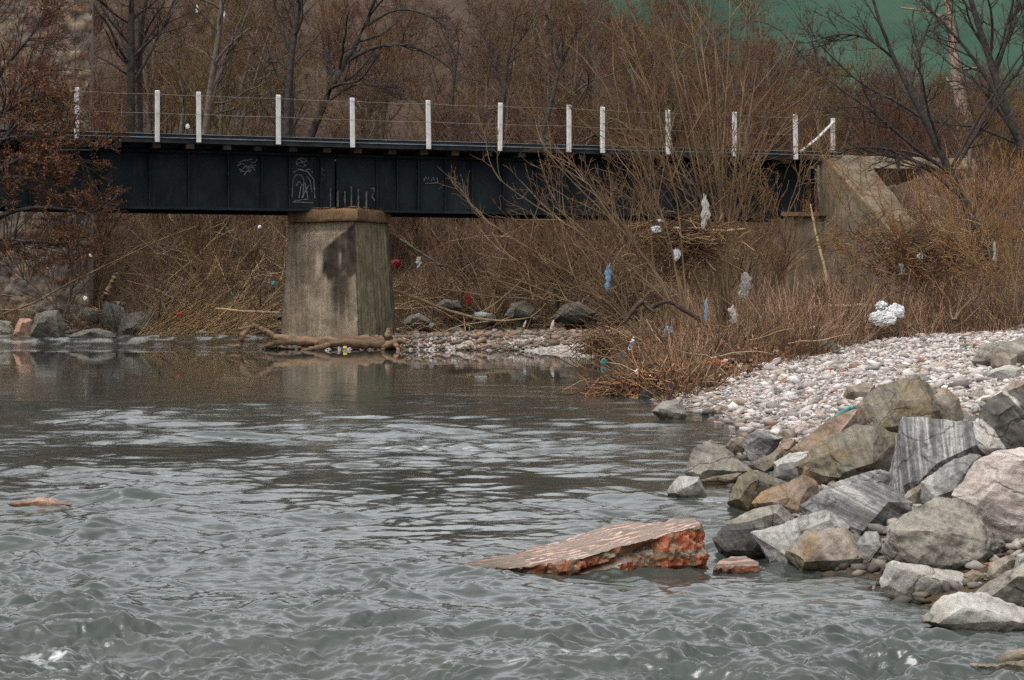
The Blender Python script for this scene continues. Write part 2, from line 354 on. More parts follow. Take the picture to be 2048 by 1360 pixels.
fn = k.noise(k.obj((1, 1, 1), rand=False), 22, 5, .7)
ff = k.ramp(k.math('ADD', sp.outputs[0], k.math('MULTIPLY', k.math('SUBTRACT', fn, .5), .8)), [(.22, (0, 0, 0)), (.95, (.8,) * 3)])
k.col(k.mix(ff, body, (.62, .64, .64, 1))); k.b.inputs['IOR'].default_value = 1.4; k.b.inputs['Specular IOR Level'].default_value = .5
k.link(k.math('ADD', k.math('MULTIPLY', ff, .5), k.n('MapRange', {0: sp.outputs[1], 1: .03, 2: .4, 3: .008, 4: .02}).outputs[0]), k.b.inputs['Roughness'])
rip = k.noise(k.obj((1, 1, 1), rand=False), 20, 4, .6)
rip2 = k.noise(k.obj((1, 1, 1), rand=False), 5, 2, .55)
bp = k.n('Bump', {'Height': k.math('ADD', k.math('MULTIPLY', rip, .6), k.math('MULTIPLY', rip2, 1.5)), 'Distance': .03, 'Strength': k.n('MapRange', {0: sp.outputs[1], 1: .02, 2: .4, 3: .003, 4: .22}).outputs[0]})
k.link(bp.outputs[0], k.b.inputs['Normal']); M['water'] = k.m
tag(obj('river_water', raw_mesh('river_water', V, np.stack([a, a + 1, a + n2_ + 1, a + n2_], 1), cols=cols), M['water']), kind='structure')

# ------------------------------------------------------------------ bridge
A0 = np.array([-12.8, 60.]); U = np.array([.9406, .3396]); Nn = np.array([-.3396, .9406])
def B(s, w_, z):
    p = A0 + U * s + Nn * w_; return (p[0], p[1], z)
def s_at(x, w_=0.):
    t = (x - 1024) / F; return (-12.8 - .3396 * w_ - t * (60 + .9406 * w_)) / (t * .3396 - .9406)
def bbox(mb, s0, s1, w0, w1, z0, z1, col=None):
    mb.hexa([B(s0, w0, z0), B(s1, w0, z0), B(s1, w1, z0), B(s0, w1, z0), B(s0, w0, z1), B(s1, w0, z1), B(s1, w1, z1), B(s0, w1, z1)], col)
k = Nodes('girder_steel'); v = k.obj(rand=False); n = k.noise(v, .9, 6, .6); n2 = k.noise(k.obj((3, 3, .5), rand=False), 2.0, 6, .7)
k.col(k.mix(k.ramp(n2, [(.52, (0, 0, 0)), (.75, (.4,) * 3)]), k.ramp(n, [(.35, (.007, .0105, .013)), (.65, (.015, .0215, .025))]), (.055, .045, .036, 1))); k.b.inputs['Specular IOR Level'].default_value = .08; k.rough(.7); k.bump(k.noise(v, 6), .15, .01); M['steel'] = k.m
M['steel_light'] = simple('weathered_light_steel', (.02, .025, .028), (.15, .14, .11), 4, .6)
M['steel_edge'] = simple('deck_edge_steel', (.08, .10, .11), (.17, .2, .21), 6, .5, sc3=(.3, .3, 1))
M['sleeper'] = simple('sleeper_timber', (.012, .009, .007), (.035, .024, .016), 3)
M['deckdark'] = simple('deck_plate', (.012, .014, .016), (.03, .033, .035), 2)
girders = []
k = Nodes('painted_concrete_post'); v = k.obj(); n = k.noise(v, 6, 6); k.col(k.mix(k.ramp(k.noise(k.obj((8, 8, 1.2)), 2), [(.58, (0, 0, 0)), (.75, (.55,) * 3)]), k.ramp(n, [(.3, (.34, .33, .31)), (.7, (.48, .47, .45))]), (.25, .21, .17, 1))); k.rough(.8); M['post'] = k.m
M['wire'] = simple('railing_wire', (0.1375, 0.1320, 0.1210), (0.1870, 0.1815, 0.1650), 4, .5)
M['graffiti'] = simple('spray_paint', (.05, .055, .055), (.17, .18, .17), 7, .8)
bridge = thing('railway_bridge', 'long dark steel plate girder railway bridge crossing the river on a concrete pier', 'bridge', (0, 0, 0))
S0, S1, SP = -16.0, s_at(1640), s_at(672, .9)
def part(name, f, m, smooth=False, parent=None):
    mb = MB(); f(mb); return mb.build(name, m, parent or bridge, smooth=smooth)
part('deck', lambda m: bbox(m, S0, S1, .0, 4.9, 6.18, 6.34), M['deckdark'])
part('deck_edge', lambda m: (bbox(m, S0, S1 + .8, -.05, -.002, 6.315, 6.34), bbox(m, S0, S1 + .8, -.07, .06, 6.43, 6.448)), M['steel_edge'])
part('fascia', lambda m: bbox(m, S0, S1 + .8, -.03, -.002, 6.342, 6.428), M['deckdark'])
for w_ in (1.75, 3.25):
    part('rail', lambda m: (bbox(m, S0, S1 + 2, w_ - .07, w_ + .07, 6.36, 6.38), bbox(m, S0, S1 + 2, w_ - .01, w_ + .01, 6.38, 6.48), bbox(m, S0, S1 + 2, w_ - .035, w_ + .035, 6.48, 6.52)), M['steel_light'])
for s in np.arange(S0 + .4, S1 - .2, 1.05):
    s = s + rng.uniform(-.08, .08)
    part('sleeper', lambda m: bbox(m, s, s + .24, .02 + rng.uniform(0, .12), 4.3, 6.02, 6.176), M['sleeper'])
for (a_, b_) in ((S0, SP - .03), (SP + .03, S1)):
    for w_ in (.95, 4.0):
        gird = part('girder', lambda m: (bbox(m, a_, b_, w_, w_ + .03, 4.31, 5.95), bbox(m, a_, b_, w_ - .2, w_ + .22, 4.24, 4.308), bbox(m, a_, b_, w_ - .2, w_ + .22, 5.952, 6.015)), M['steel']); girders.append((a_, b_, w_, gird))
for xp in (-60, 60, 130, 200, 298, 376, 455, 522, 577, 640, 752, 793, 835, 889, 942, 1005, 1071, 1140, 1210, 1280, 1350, 1420, 1490, 1560, 1625):
    s = s_at(xp, .9)
    part('stiffener', lambda m: (bbox(m, s - .015, s + .015, .77, .947, 4.312, 5.948), bbox(m, s - .05, s + .05, .945, .948, 4.312, 5.948)), M['steel'], parent=girders[0 if s < SP else 2][3])
for xp in (661, 676, 690, 703, 717, 733):
    s = s_at(xp, .85)
    part('bearing_stiffener', lambda m: bbox(m, s - .02, s + .02, .85, .945, 4.312, 4.95 + rng.uniform(-.1, .1)), M['steel_light'], parent=girders[0 if s < SP else 2][3])
for sg in (-.45, .45):
    for w_ in (.97, 4.02):
        part('bearing', lambda m: (bbox(m, SP + sg - .22, SP + sg + .22, w_ - .2, w_ + .2, 4.05, 4.12), bbox(m, SP + sg - .1, SP + sg + .1, w_ - .15, w_ + .15, 4.12, 4.238)), M['steel'])
post_s = []
for xp, yt, yb_ in [(-20, 170, 272), (152, 175, 278), (313, 181, 285), (396, 184, 286), (555, 190, 290), (703, 196, 296), (855, 201, 299), (997, 206, 303), (1135, 210, 305), (1202, 214, 307), (1333, 220, 310), (1465, 224, 314), (1588, 229, 320)]:
    s = s_at(xp); d = 60 + .3396 * s; zt = CH + (HY - yt) * d / F; zb = CH + (HY - yb_) * d / F; post_s.append((s, zt))
    def f(m):
        lean = rng.uniform(-.025, .025)
        hw = .066
        m.hexa([B(s - hw, -.19, zb), B(s + hw, -.19, zb), B(s + hw, -.072, zb), B(s - hw, -.072, zb)] +
               [B(s - hw + lean, -.185, zt - .02), B(s + hw + lean, -.185, zt - .02), B(s + hw + lean, -.078, zt), B(s - hw + lean, -.078, zt)])
    p_ = part('railing_post', f, M['post'])
    bm = bmesh.new(); bm.from_mesh(p_.data); bmesh.ops.bevel(bm, geom=bm.edges[:], offset=.012, segments=1, affect='EDGES')
    bm.to_mesh(p_.data); bm.free()
se = s_at(1666, .3); zt = CH + (HY - 235) * 68.6 / F
part('railing_post', lambda m: bbox(m, se - .055, se + .055, .25, .36, 6.2, zt), M['post'])
def fbrace(m):
    s0 = s_at(1598, 0)
    m.tubes([[B(s0, -.02, 6.4), B((s0 + se) / 2, .1, 6.88), B(se, .24, zt - .12)]], [[.045, .045, .045]], 6, cap=True)
part('brace', fbrace, M['post'])
for off in (-.12, -.68):
    def fw(m):
        pts = []
        for (s, z), (s2, z2) in zip(post_s[:-1], post_s[1:]):
            for t in np.linspace(0, 1, 5)[:-1]:
                pts.append(B(s + (s2 - s) * t, -.205, z + (z2 - z) * t + off - .02 * (1 - (2 * t - 1) ** 2)))
        pts.append(B(post_s[-1][0], -.205, post_s[-1][1] + off))
        m.tubes([pts], [[.005] * len(pts)], 4)
    part('railing_wire', fw, M['wire'])
# sprayed marks on the web, a few millimetres proud of it
def strokes(lines):
    m = MB()
    for ln in lines:
        q = [B(s_at(x, .93), .936, 0) for x, y in ln]
        pts = [(p[0], p[1], CH + (HY - y) * p[1] / F) for p, (x, y) in zip(q, ln)]
        pts = np.array(pts); tt = np.linspace(0, len(pts) - 1, len(pts) * 4)
        pts = np.stack([np.interp(tt, np.arange(len(pts)), pts[:, i]) for i in range(3)], 1)
        m.tubes([pts], [np.full(len(pts), .02)], 5)
    return m
strokes([[(584, 395), (586, 358), (592, 350), (602, 350), (608, 360), (606, 395)], [(598, 396), (602, 372), (610, 366), (616, 396)], [(588, 402), (618, 398)], [(612, 352), (620, 360), (624, 385)]]).build('graffiti', M['graffiti'], bridge)
strokes([[(592, 322), (600, 316), (612, 318), (616, 328), (606, 334), (594, 330), (592, 322)], [(596, 338), (606, 342), (618, 338), (626, 345)], [(640, 335), (648, 340), (640, 345), (650, 352)], [(645, 358), (640, 362)]]).build('graffiti', M['graffiti'], bridge)
strokes([[(474, 332), (486, 326), (494, 338), (502, 328), (510, 342)], [(478, 338), (490, 345), (504, 340)], [(486, 322), (504, 318)]]).build('graffiti', M['graffiti'], bridge)
strokes([[(848, 362), (850, 354), (856, 360), (858, 354)], [(862, 362), (866, 354), (870, 362)], [(874, 354), (876, 364)], [(850, 367), (876, 366)]]).build('graffiti', M['graffiti'], bridge)
strokes([[(900, 350), (904, 360), (908, 352), (912, 360), (916, 350)], [(920, 348), (926, 362)], [(912, 364), (922, 368)]]).build('graffiti', M['graffiti'], bridge)
strokes([[(586, 345), (600, 338), (616, 344), (628, 360), (630, 398)], [(592, 372), (598, 362), (604, 372)], [(584, 404), (626, 406)], [(600, 318), (610, 330)], [(592, 328), (612, 322)], [(604, 396), (612, 380), (618, 370)]]).build('graffiti', M['graffiti'], bridge)
strokes([[(480, 345), (492, 330), (500, 345)], [(488, 350), (500, 336), (512, 330)], [(476, 326), (490, 320), (508, 326), (514, 320)]]).build('graffiti', M['graffiti'], bridge)
strokes([[(1030, 388), (1034, 397), (1042, 398), (1050, 390), (1056, 380)]]).build('graffiti', M['graffiti'], bridge)
strokes([[(741, 378), (748, 376), (749, 386), (743, 392), (750, 402)]]).build('graffiti', M['graffiti'], bridge)

# ------------------------------------------------------------------ pier
k = Nodes('stained_concrete'); at = k.n('Attribute', attribute_name='tint'); v = k.obj(rand=False); n = k.noise(v, 1.6, 7, .65); f = k.noise(v, 22, 6, .7)
st = k.noise(k.obj((5, 5, .35), rand=False), 1.6, 6, .7)
c = k.mix(.8, k.ramp(n, [(.3, (.125, .098, .07)), (.5, (.205, .165, .12)), (.7, (.275, .23, .175))]), k.ramp(st, [(.32, (.42, .38, .33)), (.6, (1, 1, 1))]), 'MULTIPLY')
c = k.mix(.6, c, k.ramp(f, [(.35, (.6,) * 3), (.6, (1.15,) * 3)]), 'MULTIPLY')
k.col(k.mix(1., c, at.outputs['Color'], 'MULTIPLY')); k.rough(.92); k.bump(k.math('ADD', f, n), .5, .03); M['concrete'] = k.m
pier = thing('concrete_pier', 'tapered stained concrete bridge pier standing on the gravel bar', 'bridge pier', (0, 0, 0))
top = [P(578, 440, 63.9), P(709, 440, 62.3), P(776, 440, 64.6), P(650, 440, 66.6)]
bot = [P(558, 700, 64.2), P(718, 700, 62.0), P(796, 700, 65.0), P(640, 700, 67.4)]
ZT, ZB = 3.9, -.4
mb = MB()
for i in range(4):
    j = (i + 1) % 4; nu, nv = 90, 90
    uu, vv = np.meshgrid(np.linspace(0, 1, nu), np.linspace(0, 1, nv), indexing='ij')
    b0, b1, t0, t1 = [np.array((p.x, p.y)) for p in (bot[i], bot[j], top[i], top[j])]
    xy = ((b0 * (1 - uu[..., None]) + b1 * uu[..., None]) * (1 - vv[..., None]) + (t0 * (1 - uu[..., None]) + t1 * uu[..., None]) * vv[..., None])
    z = ZB + (ZT - ZB) * vv
    e = np.array([b1[1] - b0[1], -(b1[0] - b0[0])]); e /= np.linalg.norm(e)
    disp = .02 * fbm(uu * 9 + i * 5, vv * 12, 4, 40)
    col = np.ones(uu.shape + (3,))
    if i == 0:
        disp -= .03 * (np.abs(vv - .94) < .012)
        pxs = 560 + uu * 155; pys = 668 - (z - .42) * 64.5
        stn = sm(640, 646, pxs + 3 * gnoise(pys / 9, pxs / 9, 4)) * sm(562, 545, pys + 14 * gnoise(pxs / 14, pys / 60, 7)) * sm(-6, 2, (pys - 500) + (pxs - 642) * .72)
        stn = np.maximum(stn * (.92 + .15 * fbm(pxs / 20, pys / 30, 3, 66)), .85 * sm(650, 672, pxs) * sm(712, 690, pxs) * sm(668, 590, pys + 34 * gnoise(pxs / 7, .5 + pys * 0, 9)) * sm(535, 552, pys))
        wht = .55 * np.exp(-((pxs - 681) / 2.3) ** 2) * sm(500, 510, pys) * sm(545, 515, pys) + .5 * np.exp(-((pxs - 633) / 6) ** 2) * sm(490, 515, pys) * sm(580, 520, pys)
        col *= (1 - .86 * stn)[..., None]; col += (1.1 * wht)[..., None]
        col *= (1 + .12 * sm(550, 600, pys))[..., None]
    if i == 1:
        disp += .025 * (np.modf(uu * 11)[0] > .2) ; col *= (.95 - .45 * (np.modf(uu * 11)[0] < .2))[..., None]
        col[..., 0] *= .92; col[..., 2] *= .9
        col *= (1 - .55 * sm(.86, .97, uu + .04 * gnoise(vv * 6, uu, 3)))[..., None]  # painted shadow: the board-marked face darkens along its far right edge
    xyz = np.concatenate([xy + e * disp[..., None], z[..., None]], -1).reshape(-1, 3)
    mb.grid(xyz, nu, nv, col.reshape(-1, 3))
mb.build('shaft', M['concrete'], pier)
M['captint'] = M['concrete']
mb = MB(); ct = [P(575, 412, 63.7), P(716, 416, 62.0), P(781, 416, 64.5), P(650, 416, 67.0)]
zt_, zb_ = 4.03, 3.88
cc = np.array((.72, .55, .42))
def wedge(pts, z0, z1, col, name, parent, amp=.03):
    m = MB(); n_ = 14
    L = len(pts)
    for i in range(L):
        p, q = np.array(pts[i])[:2], np.array(pts[(i + 1) % L])[:2]
        uu, vv = np.meshgrid(np.linspace(0, 1, 30), np.linspace(0, 1, 10), indexing='ij')
        xy = p * (1 - uu[..., None]) + q * uu[..., None]; z = z0 + (z1 - z0) * vv + (.04 * gnoise(uu * 8 + i, uu * 0, 6)) * (vv > .9)
        e = np.array([q[1] - p[1], -(q[0] - p[0])]); e /= np.linalg.norm(e)
        xy = xy + e * (amp * fbm(uu * 6 + i * 3, vv * 2, 3, 12) - .07 * (sm(.7, 1, vv) ** 2 + .6 * sm(.15, 0, vv)))[..., None]
        m.grid(np.concatenate([xy, z[..., None]], -1).reshape(-1, 3), 30, 10, col)
    cen = np.mean([np.array(p)[:2] for p in pts], 0)
    for z, fl in ((z1 - .005, 0), (z0 + .005, 1)):
        vv_ = [tuple(np.array(p)[:2] * .985 + cen * .015) + (z,) for p in pts]
        m.add(vv_, [(0, 1, 2, 3) if not fl else (3, 2, 1, 0)], col=col)
    return m.build(name, M['concrete'], parent)
wedge(ct, 3.905, 4.33, cc, 'cap', pier)

# ------------------------------------------------------------------ abutment on the right
ab = thing('bridge_abutment', 'concrete bridge abutment with sloping wing wall at the right end of the bridge', 'abutment', (0, 0, 0))
def poly_solid(name, rings, parent, col, cuts=5, amp=.03, m=None):
    bm = bmesh.new()
    for p in rings: bm.verts.new(p)
    bmesh.ops.convex_hull(bm, input=bm.verts[:])
    for v_ in [v_ for v_ in bm.verts if not v_.link_faces]: bm.verts.remove(v_)
    bmesh.ops.triangulate(bm, faces=bm.faces[:])
    for _ in range(cuts):
        L = max(e.calc_length() for e in bm.edges)
        es = [e for e in bm.edges if e.calc_length() > max(L * .55, .15)]
        bmesh.ops.subdivide_edges(bm, edges=es, cuts=1); bmesh.ops.triangulate(bm, faces=[f_ for f_ in bm.faces if len(f_.verts) > 3])
    bm.normal_update()
    for v_ in bm.verts: v_.co += v_.normal * amp * (mnoise.noise(v_.co * 1.7) + .5 * mnoise.noise(v_.co * 4.1))
    me = bpy.data.meshes.new(name); bm.to_mesh(me); bm.free()
    for p_ in me.polygons: p_.use_smooth = False
    ca = me.color_attributes.new('tint', 'FLOAT_COLOR', 'POINT'); ca.data.foreach_set('color', np.tile((*col, 1.), len(me.vertices)).astype(np.float32))
    return obj(name, me, m or M['concrete'], parent)
def zfix(p, z): return (p.x, p.y, z)
d0, d1 = 68.6, 64.6
w_top = [P(1640, 306, d0), P(1726, 312, d0 + .8), P(1834, 448, d1), P(1796, 478, d1 - .5)]
w_bot = [zfix(P(1636, 600, d0), .2), zfix(P(1726, 600, d0 + .8), .2), zfix(P(1836, 600, d1), .2), zfix(P(1786, 600, d1 - .5), .2)]
poly_solid('wing_wall', w_top + w_bot, ab, (.62, .6, .57))
poly_solid('bearing_shelf', [P(1572, 432, 68.1), P(1660, 432, 68.4), P(1660, 432, 71), P(1572, 432, 71), zfix(P(1568, 600, 68.0), 0), zfix(P(1664, 600, 68.3), 0), zfix(P(1660, 600, 71), 0), zfix(P(1568, 600, 71), 0)], ab, (.68, .66, .64))
poly_solid('ledge', [P(1562, 424, 67.9), P(1662, 424, 68.2), P(1662, 424, 70), P(1562, 424, 70), P(1562, 432, 67.9), P(1662, 432, 68.2), P(1662, 432, 70), P(1562, 432, 70)], ab, (.7, .55, .42), 3, .01)
poly_solid('back_wall', [zfix(P(1640, 310, 69.6), 6.1), zfix(P(1640, 310, 73), 6.1), zfix(P(1700, 310, 73), 6.1), zfix(P(1700, 310, 69.8), 6.1), zfix(P(1640, 310, 69.6), 0), zfix(P(1640, 310, 73), 0), zfix(P(1700, 310, 73), 0), zfix(P(1700, 310, 69.8), 0)], ab, (.8, .78, .74))
kb = tag(poly_solid('parapet_wall', [P(1722, 312, 70.5), P(1950, 318, 72.5), P(1950, 338, 72.5), P(1722, 336, 70.5), P(1722, 312, 71), P(1950, 318, 73), P(1950, 338, 73), P(1722, 336, 71)], None, (1.7, 1.68, 1.62), 4, .02), 'low pale concrete parapet along the top of the embankment', 'parapet')
# ------------------------------------------------------------------ old stone wall on the left
uu, vv = np.meshgrid(np.arange(-34, -15.1, .09), np.arange(-.5, 15.5, .09), indexing='ij')
us = uu + .08 * gnoise(uu * 3, vv * 3, 1); vs = vv + .08 * gnoise(uu * 3, vv * 3, 2)
row = np.floor(vs / .34); off = np.modf(np.sin(row * 12.9898) * 43758.5)[0]; cwid = .5 + .25 * np.abs(np.modf(np.sin(row * 7.23) * 951.1)[0])
cu = (us + off * .6) / cwid; cell = np.floor(cu)
fu = np.abs(cu - cell - .5) * 2; fv = np.abs(vs / .34 - row - .5) * 2
joint = np.maximum(sm(.78, .98, fu), sm(.72, .98, fv))
h = np.modf(np.abs(np.sin(cell * 91.7 + row * 47.3) * 43758.5))[0]
disp = .05 * (1 - joint) * (.5 + h) + .09 * fbm(uu * 2, vv * 2, 4, 8)
right = -15.2 + .35 * gnoise(vv * .8, vv * 0, 3) * 1.2
ux = np.minimum(uu, right)
pal = np.array([(.10, .08, .062), (.12, .097, .076), (.085, .07, .06), (.16, .125, .09), (.12, .075, .052), (.13, .115, .1)])
colw = pal[(h * 5.99).astype(int)] * (1 - .35 * joint)[..., None]
vw = np.stack([ux, 73.5 - disp - .04 * vv * 0 + .05 * vv, vv], -1).reshape(-1, 3)
mb = MB(); mb.grid(vw, *uu.shape, colw.reshape(-1, 3))
nb = 40; zz_ = np.linspace(-.5, 15.5, nb)
side = np.array([[(-15.25, 73.45 + .05 * z, z), (-15.25, 74.6, z)] for z in zz_]).reshape(-1, 3)
mb.grid(side, nb, 2, (.17, .14, .12)); topg = np.array([[(x, 74.1, 15.4), (x, 74.6, 15.4)] for x in np.linspace(-34, -15.2, 20)]).reshape(-1, 3)
mb.grid(topg, 20, 2, (.15, .13, .1))
M['rubble'] = tinted('rubble_masonry', .95, 9, .6, 1.35, .5, .03)
tag(mb.build('stone_wall', M['rubble']), 'tall old rubble stone wall behind the bridge at the left edge', 'stone wall')

# ------------------------------------------------------------------ plants
def norm(a): return a / (np.linalg.norm(a, axis=-1, keepdims=True) + 1e-9)
def sweep(r, st, di, ln, n, jit, up, curl=0):
    K = len(st); pts = np.empty((K, n, 3)); pts[:, 0] = st; d = norm(di.copy()); dirs = np.empty((K, n, 3)); dirs[:, 0] = d
    for i in range(1, n):
        d = norm(d + r.normal(0, jit, (K, 3)) + np.array([0, 0, up]) / n)
        pts[:, i] = pts[:, i - 1] + d * (ln / (n - 1))[:, None]; dirs[:, i] = d
    return pts, dirs
def spawn(r, pts, dirs, rad, per, t0, ang, angj, lenf, radf, ln):
    K, n, _ = pts.shape; idx = np.repeat(np.arange(K), per); t = r.uniform(t0, 1, len(idx)); t[::per] = 1 - .02 * r.random(K)
    f = t * (n - 1); i = np.minimum(f.astype(int), n - 2); fr = (f - i)[:, None]
    p = pts[idx, i] * (1 - fr) + pts[idx, i + 1] * fr; d = dirs[idx, i]
    ax = norm(np.cross(d, norm(r.normal(0, 1, d.shape)))); a_ = (R(ang) + R(angj) * r.normal(0, 1, len(idx)))[:, None]
    a_[::per] *= .35
    nd = d * np.cos(a_) + ax * np.sin(a_)
    rr = (rad[idx, i] * (1 - fr[:, 0]) + rad[idx, i + 1] * fr[:, 0]) * radf
    return p, nd, ln[idx] * lenf * (1.15 - .55 * t) * r.uniform(.7, 1.25, len(idx)), rr
def grow(seed, base, levels, ncut=2, tone=None):
    """base: list of (pts, radii) stems. levels: per, t0, ang, lenf, radf, n, jit, up, sides. returns (trunk MB, crown MB)"""
    r = np.random.default_rng(seed); tr, cr = MB(), MB()
    L = max(len(p) for p, _ in base); P0 = []; R0 = []
    for p, q in base:
        p = np.array(p, float); tt = np.linspace(0, len(p) - 1, 9)
        # smooth resample
        P_ = np.stack([np.interp(tt, np.arange(len(p)), p[:, i]) for i in range(3)], 1); P_[1:-1] = .25 * P_[:-2] + .5 * P_[1:-1] + .25 * P_[2:]
        P0.append(P_); R0.append(np.interp(tt, np.linspace(0, len(p) - 1, len(q)), q))
    pts = np.array(P0); rad = np.array(R0); dirs = norm(np.gradient(pts, axis=1)); ln = np.linalg.norm(np.diff(pts, axis=1), axis=2).sum(1)
    tr.tubes(pts, rad, 8)
    ends = []
    for li, (per, t0, ang, lenf, radf, n, jit, up, sides, rmin) in enumerate(levels):
        p, d, ln, rr = spawn(r, pts, dirs, rad, per, t0, ang, ang * .3, lenf, radf, ln)
        pts, dirs = sweep(r, p, d, ln, n, jit, up)
        rr = np.maximum(rr, rmin); rad = rr[:, None] * np.linspace(1, .45, n)[None]; rad = np.maximum(rad, rmin * .7)
        (tr if li < ncut - 1 else cr).tubes(pts, rad, sides)
    return tr, cr, pts
def bark(name, a, b, s=6): return simple(name, a, b, s, .95, .5, .01)
M['bark_dark'] = bark('dark_bark', (.018, .016, .015), (.05, .043, .038))
M['bark_brown'] = bark('brown_bark', (.06, .045, .035), (.12, .09, .07))
M['bark_grey'] = bark('grey_bark', (.06, .05, .041), (.125, .105, .086))
M['twig_brown'] = simple('brown_twigs', (0.0685, 0.0362, 0.0230), (0.1197, 0.0651, 0.0399), .7, 1, .0)
M['twig_red'] = simple('reddish_twigs', (0.0617, 0.0289, 0.0198), (0.1026, 0.0488, 0.0316), .7, 1, .0)
M['twig_grey'] = simple('grey_twigs', (0.0655, 0.0410, 0.0302), (0.1140, 0.0723, 0.0510), .7, 1, .0)
M['twig_olive'] = simple('olive_twigs', (0.0685, 0.0458, 0.0200), (0.1197, 0.0796, 0.0355), .7, 1, .0)
M['twig_dark'] = simple('dark_twigs', (.03, .024, .02), (.07, .053, .042), .7, 1, .0)
M['willow_twig'] = simple('willow_twigs', (0.0593, 0.0337, 0.0178), (0.1324, 0.0780, 0.0427), 1.0, .95, 0)
M['willow'] = simple('willow_stems', (0.0702, 0.0459, 0.0274), (0.1950, 0.1332, 0.0792), .9, .9, .2)
M['willow_gold'] = simple('golden_willow_stems', (0.1071, 0.0525, 0.0187), (0.2065, 0.1115, 0.0449), 1.2, .9, .2)
M['leaf_rust'] = simple('rust_brown_leaves', (0.0672, 0.0321, 0.0158), (0.1428, 0.0707, 0.0341), 3, .9, .0)

# background trees: six kinds, then copies
def bg_tree(seed, h, lean, fork, mt, mc, name, label, group, dens=1.0):
    r = np.random.default_rng(seed); base = []
    for f_ in range(fork):
        a_ = r.uniform(0, 6.28); sp = .18 * h * (f_ > 0 or fork > 1) * r.uniform(.5, 1.1)
        p = [np.array([0, 0, -.5])]
        for t in np.linspace(.15, 1, 6): p.append(np.array([math.cos(a_) * sp * t + lean * t * t * h + r.normal(0, .02 * h), math.sin(a_) * sp * t + r.normal(0, .02 * h), t * h * (.8 if f_ else .92)]))
        base.append((p, [.017 * h, .014 * h, .010 * h, .003 * h]))
    tr, cr, _ = grow(seed, base, [(int(14 / (fork ** .4)), .22, 48, .42, .55, 7, .16, .25, 5, .02), (7, .2, 45, .5, .5, 6, .18, .2, 3, .014), (int(7 * dens), .15, 42, .5, .6, 5, .2, .15, 3, .011), (4, .2, 40, .55, .7, 3, .2, .1, 3, .0085)])
    root = thing(name, label, 'tree', group=group); tr.build('trunk', mt, root); cr.build('crown', mc, root); return root
G_BG = 'bare trees on the wooded slope behind the bridge'
L_BG = 'leafless brown tree among many on the wooded slope behind the bridge'
protos = [bg_tree(11, 9, .05, 1, M['bark_brown'], M['twig_brown'], 'bare_tree', L_BG, G_BG), bg_tree(12, 8, -.08, 2, M['bark_dark'], M['twig_red'], 'bare_tree', L_BG, G_BG),
          bg_tree(13, 9, .1, 1, M['bark_dark'], M['twig_grey'], 'bare_tree', L_BG, G_BG), bg_tree(14, 7.5, 0, 3, M['bark_brown'], M['twig_brown'], 'bare_tree', L_BG, G_BG),
          bg_tree(15, 8.5, -.12, 2, M['bark_grey'], M['twig_olive'], 'bare_tree', L_BG, G_BG), bg_tree(16, 8, .03, 2, M['bark_brown'], M['twig_grey'], 'bare_tree', L_BG, G_BG)]
r = np.random.default_rng(77); used = [False] * 6; placed = []
tries = 0
while len(placed) < 215 and tries < 9000:
    tries += 1
    d = 80 + 115 * r.random() ** 1.25; x = r.uniform(-250, 2300)
    if len(placed) > 150: x = r.uniform(1300, 2300); d = r.uniform(84, 140)
    X = (x - 1024) * d / F
    if x < 160 and d < 84: continue
    if any((X - a_) ** 2 + (d - b_) ** 2 < (2.3 + .012 * d) ** 2 for a_, b_ in placed): continue
    z = hgt(X, d); i = int(r.integers(0, 6))
    # the crowns get lower towards the open field on the right
    lim = np.interp(x, [1150, 1300, 1370, 1500, 1640, 1760, 1900, 2100], [-22, 0, 22, 40, 110, 160, 160, 165])
    zmax = CH + (HY - lim) * d / F; s = r.uniform(.75, 1.25)
    s = min(s, (zmax - z) / 9.0 * r.uniform(.85, 1.05))
    if s < .22: continue
    placed.append((X, d)); rz = r.uniform(0, 6.28)
    lab = None
    if x > 1250: lab = 'low leafless tree on the flat ground between the bridge end and the green field'
    if not used[i]: o = protos[i]; o.location = (X, d, z); o.rotation_euler = (0, 0, rz); o.scale = (s,) * 3; used[i] = True; 
    else: o = dup(protos[i], (X, d, z), rz, s)
    if lab: o['label'] = lab; o['group'] = 'low bare trees below the green field'
# hillside shrubs
def shrub_mesh(seed, h, n, spread, thin=.01, lv=None, jit=.12, up=.35):
    r = np.random.default_rng(seed); base = []
    for _ in range(n):
        a_ = r.uniform(0, 6.28); s_ = spread * r.random() ** .6; hh = h * r.uniform(.6, 1.05)
        p = [np.array([math.cos(a_) * .12 * s_, math.sin(a_) * .12 * s_, -.2])]
        for t in np.linspace(.2, 1, 5): p.append(np.array([math.cos(a_) * s_ * h * t ** 1.1 * .6, math.sin(a_) * s_ * h * t ** 1.1 * .6, hh * t]) + r.normal(0, .025 * h, 3))
        base.append((p, [thin * 3.0, thin * 1.3]))
    return grow(seed, base, lv or [(7, .15, 35, .42, .6, 5, jit, up, 3, thin * .9), (5, .2, 38, .5, .7, 4, jit, up, 3, thin * .75)], 1)
L_SH = 'leafless brown bush among many on the slope behind the bridge'; G_SH = 'bushes on the slope behind the bridge'
sh = []
for i, (h, n, mm) in enumerate([(2.6, 9, 'twig_red'), (2.2, 10, 'twig_brown'), (2.8, 8, 'twig_olive'), (2.0, 11, 'twig_grey')]):
    tr, cr, _ = shrub_mesh(100 + i, h, n, .9, .011)
    cr.V += tr.V; 
    off_ = sum(len(v_) for v_ in cr.V[:len(cr.V) - len(tr.V)]); cr.Q += [q_ + off_ for q_ in tr.Q]
    sh.append(tag(cr.build('bare_bush', M[mm]), L_SH, 'bush', G_SH))
us_ = [False] * 4
r = np.random.default_rng(5)
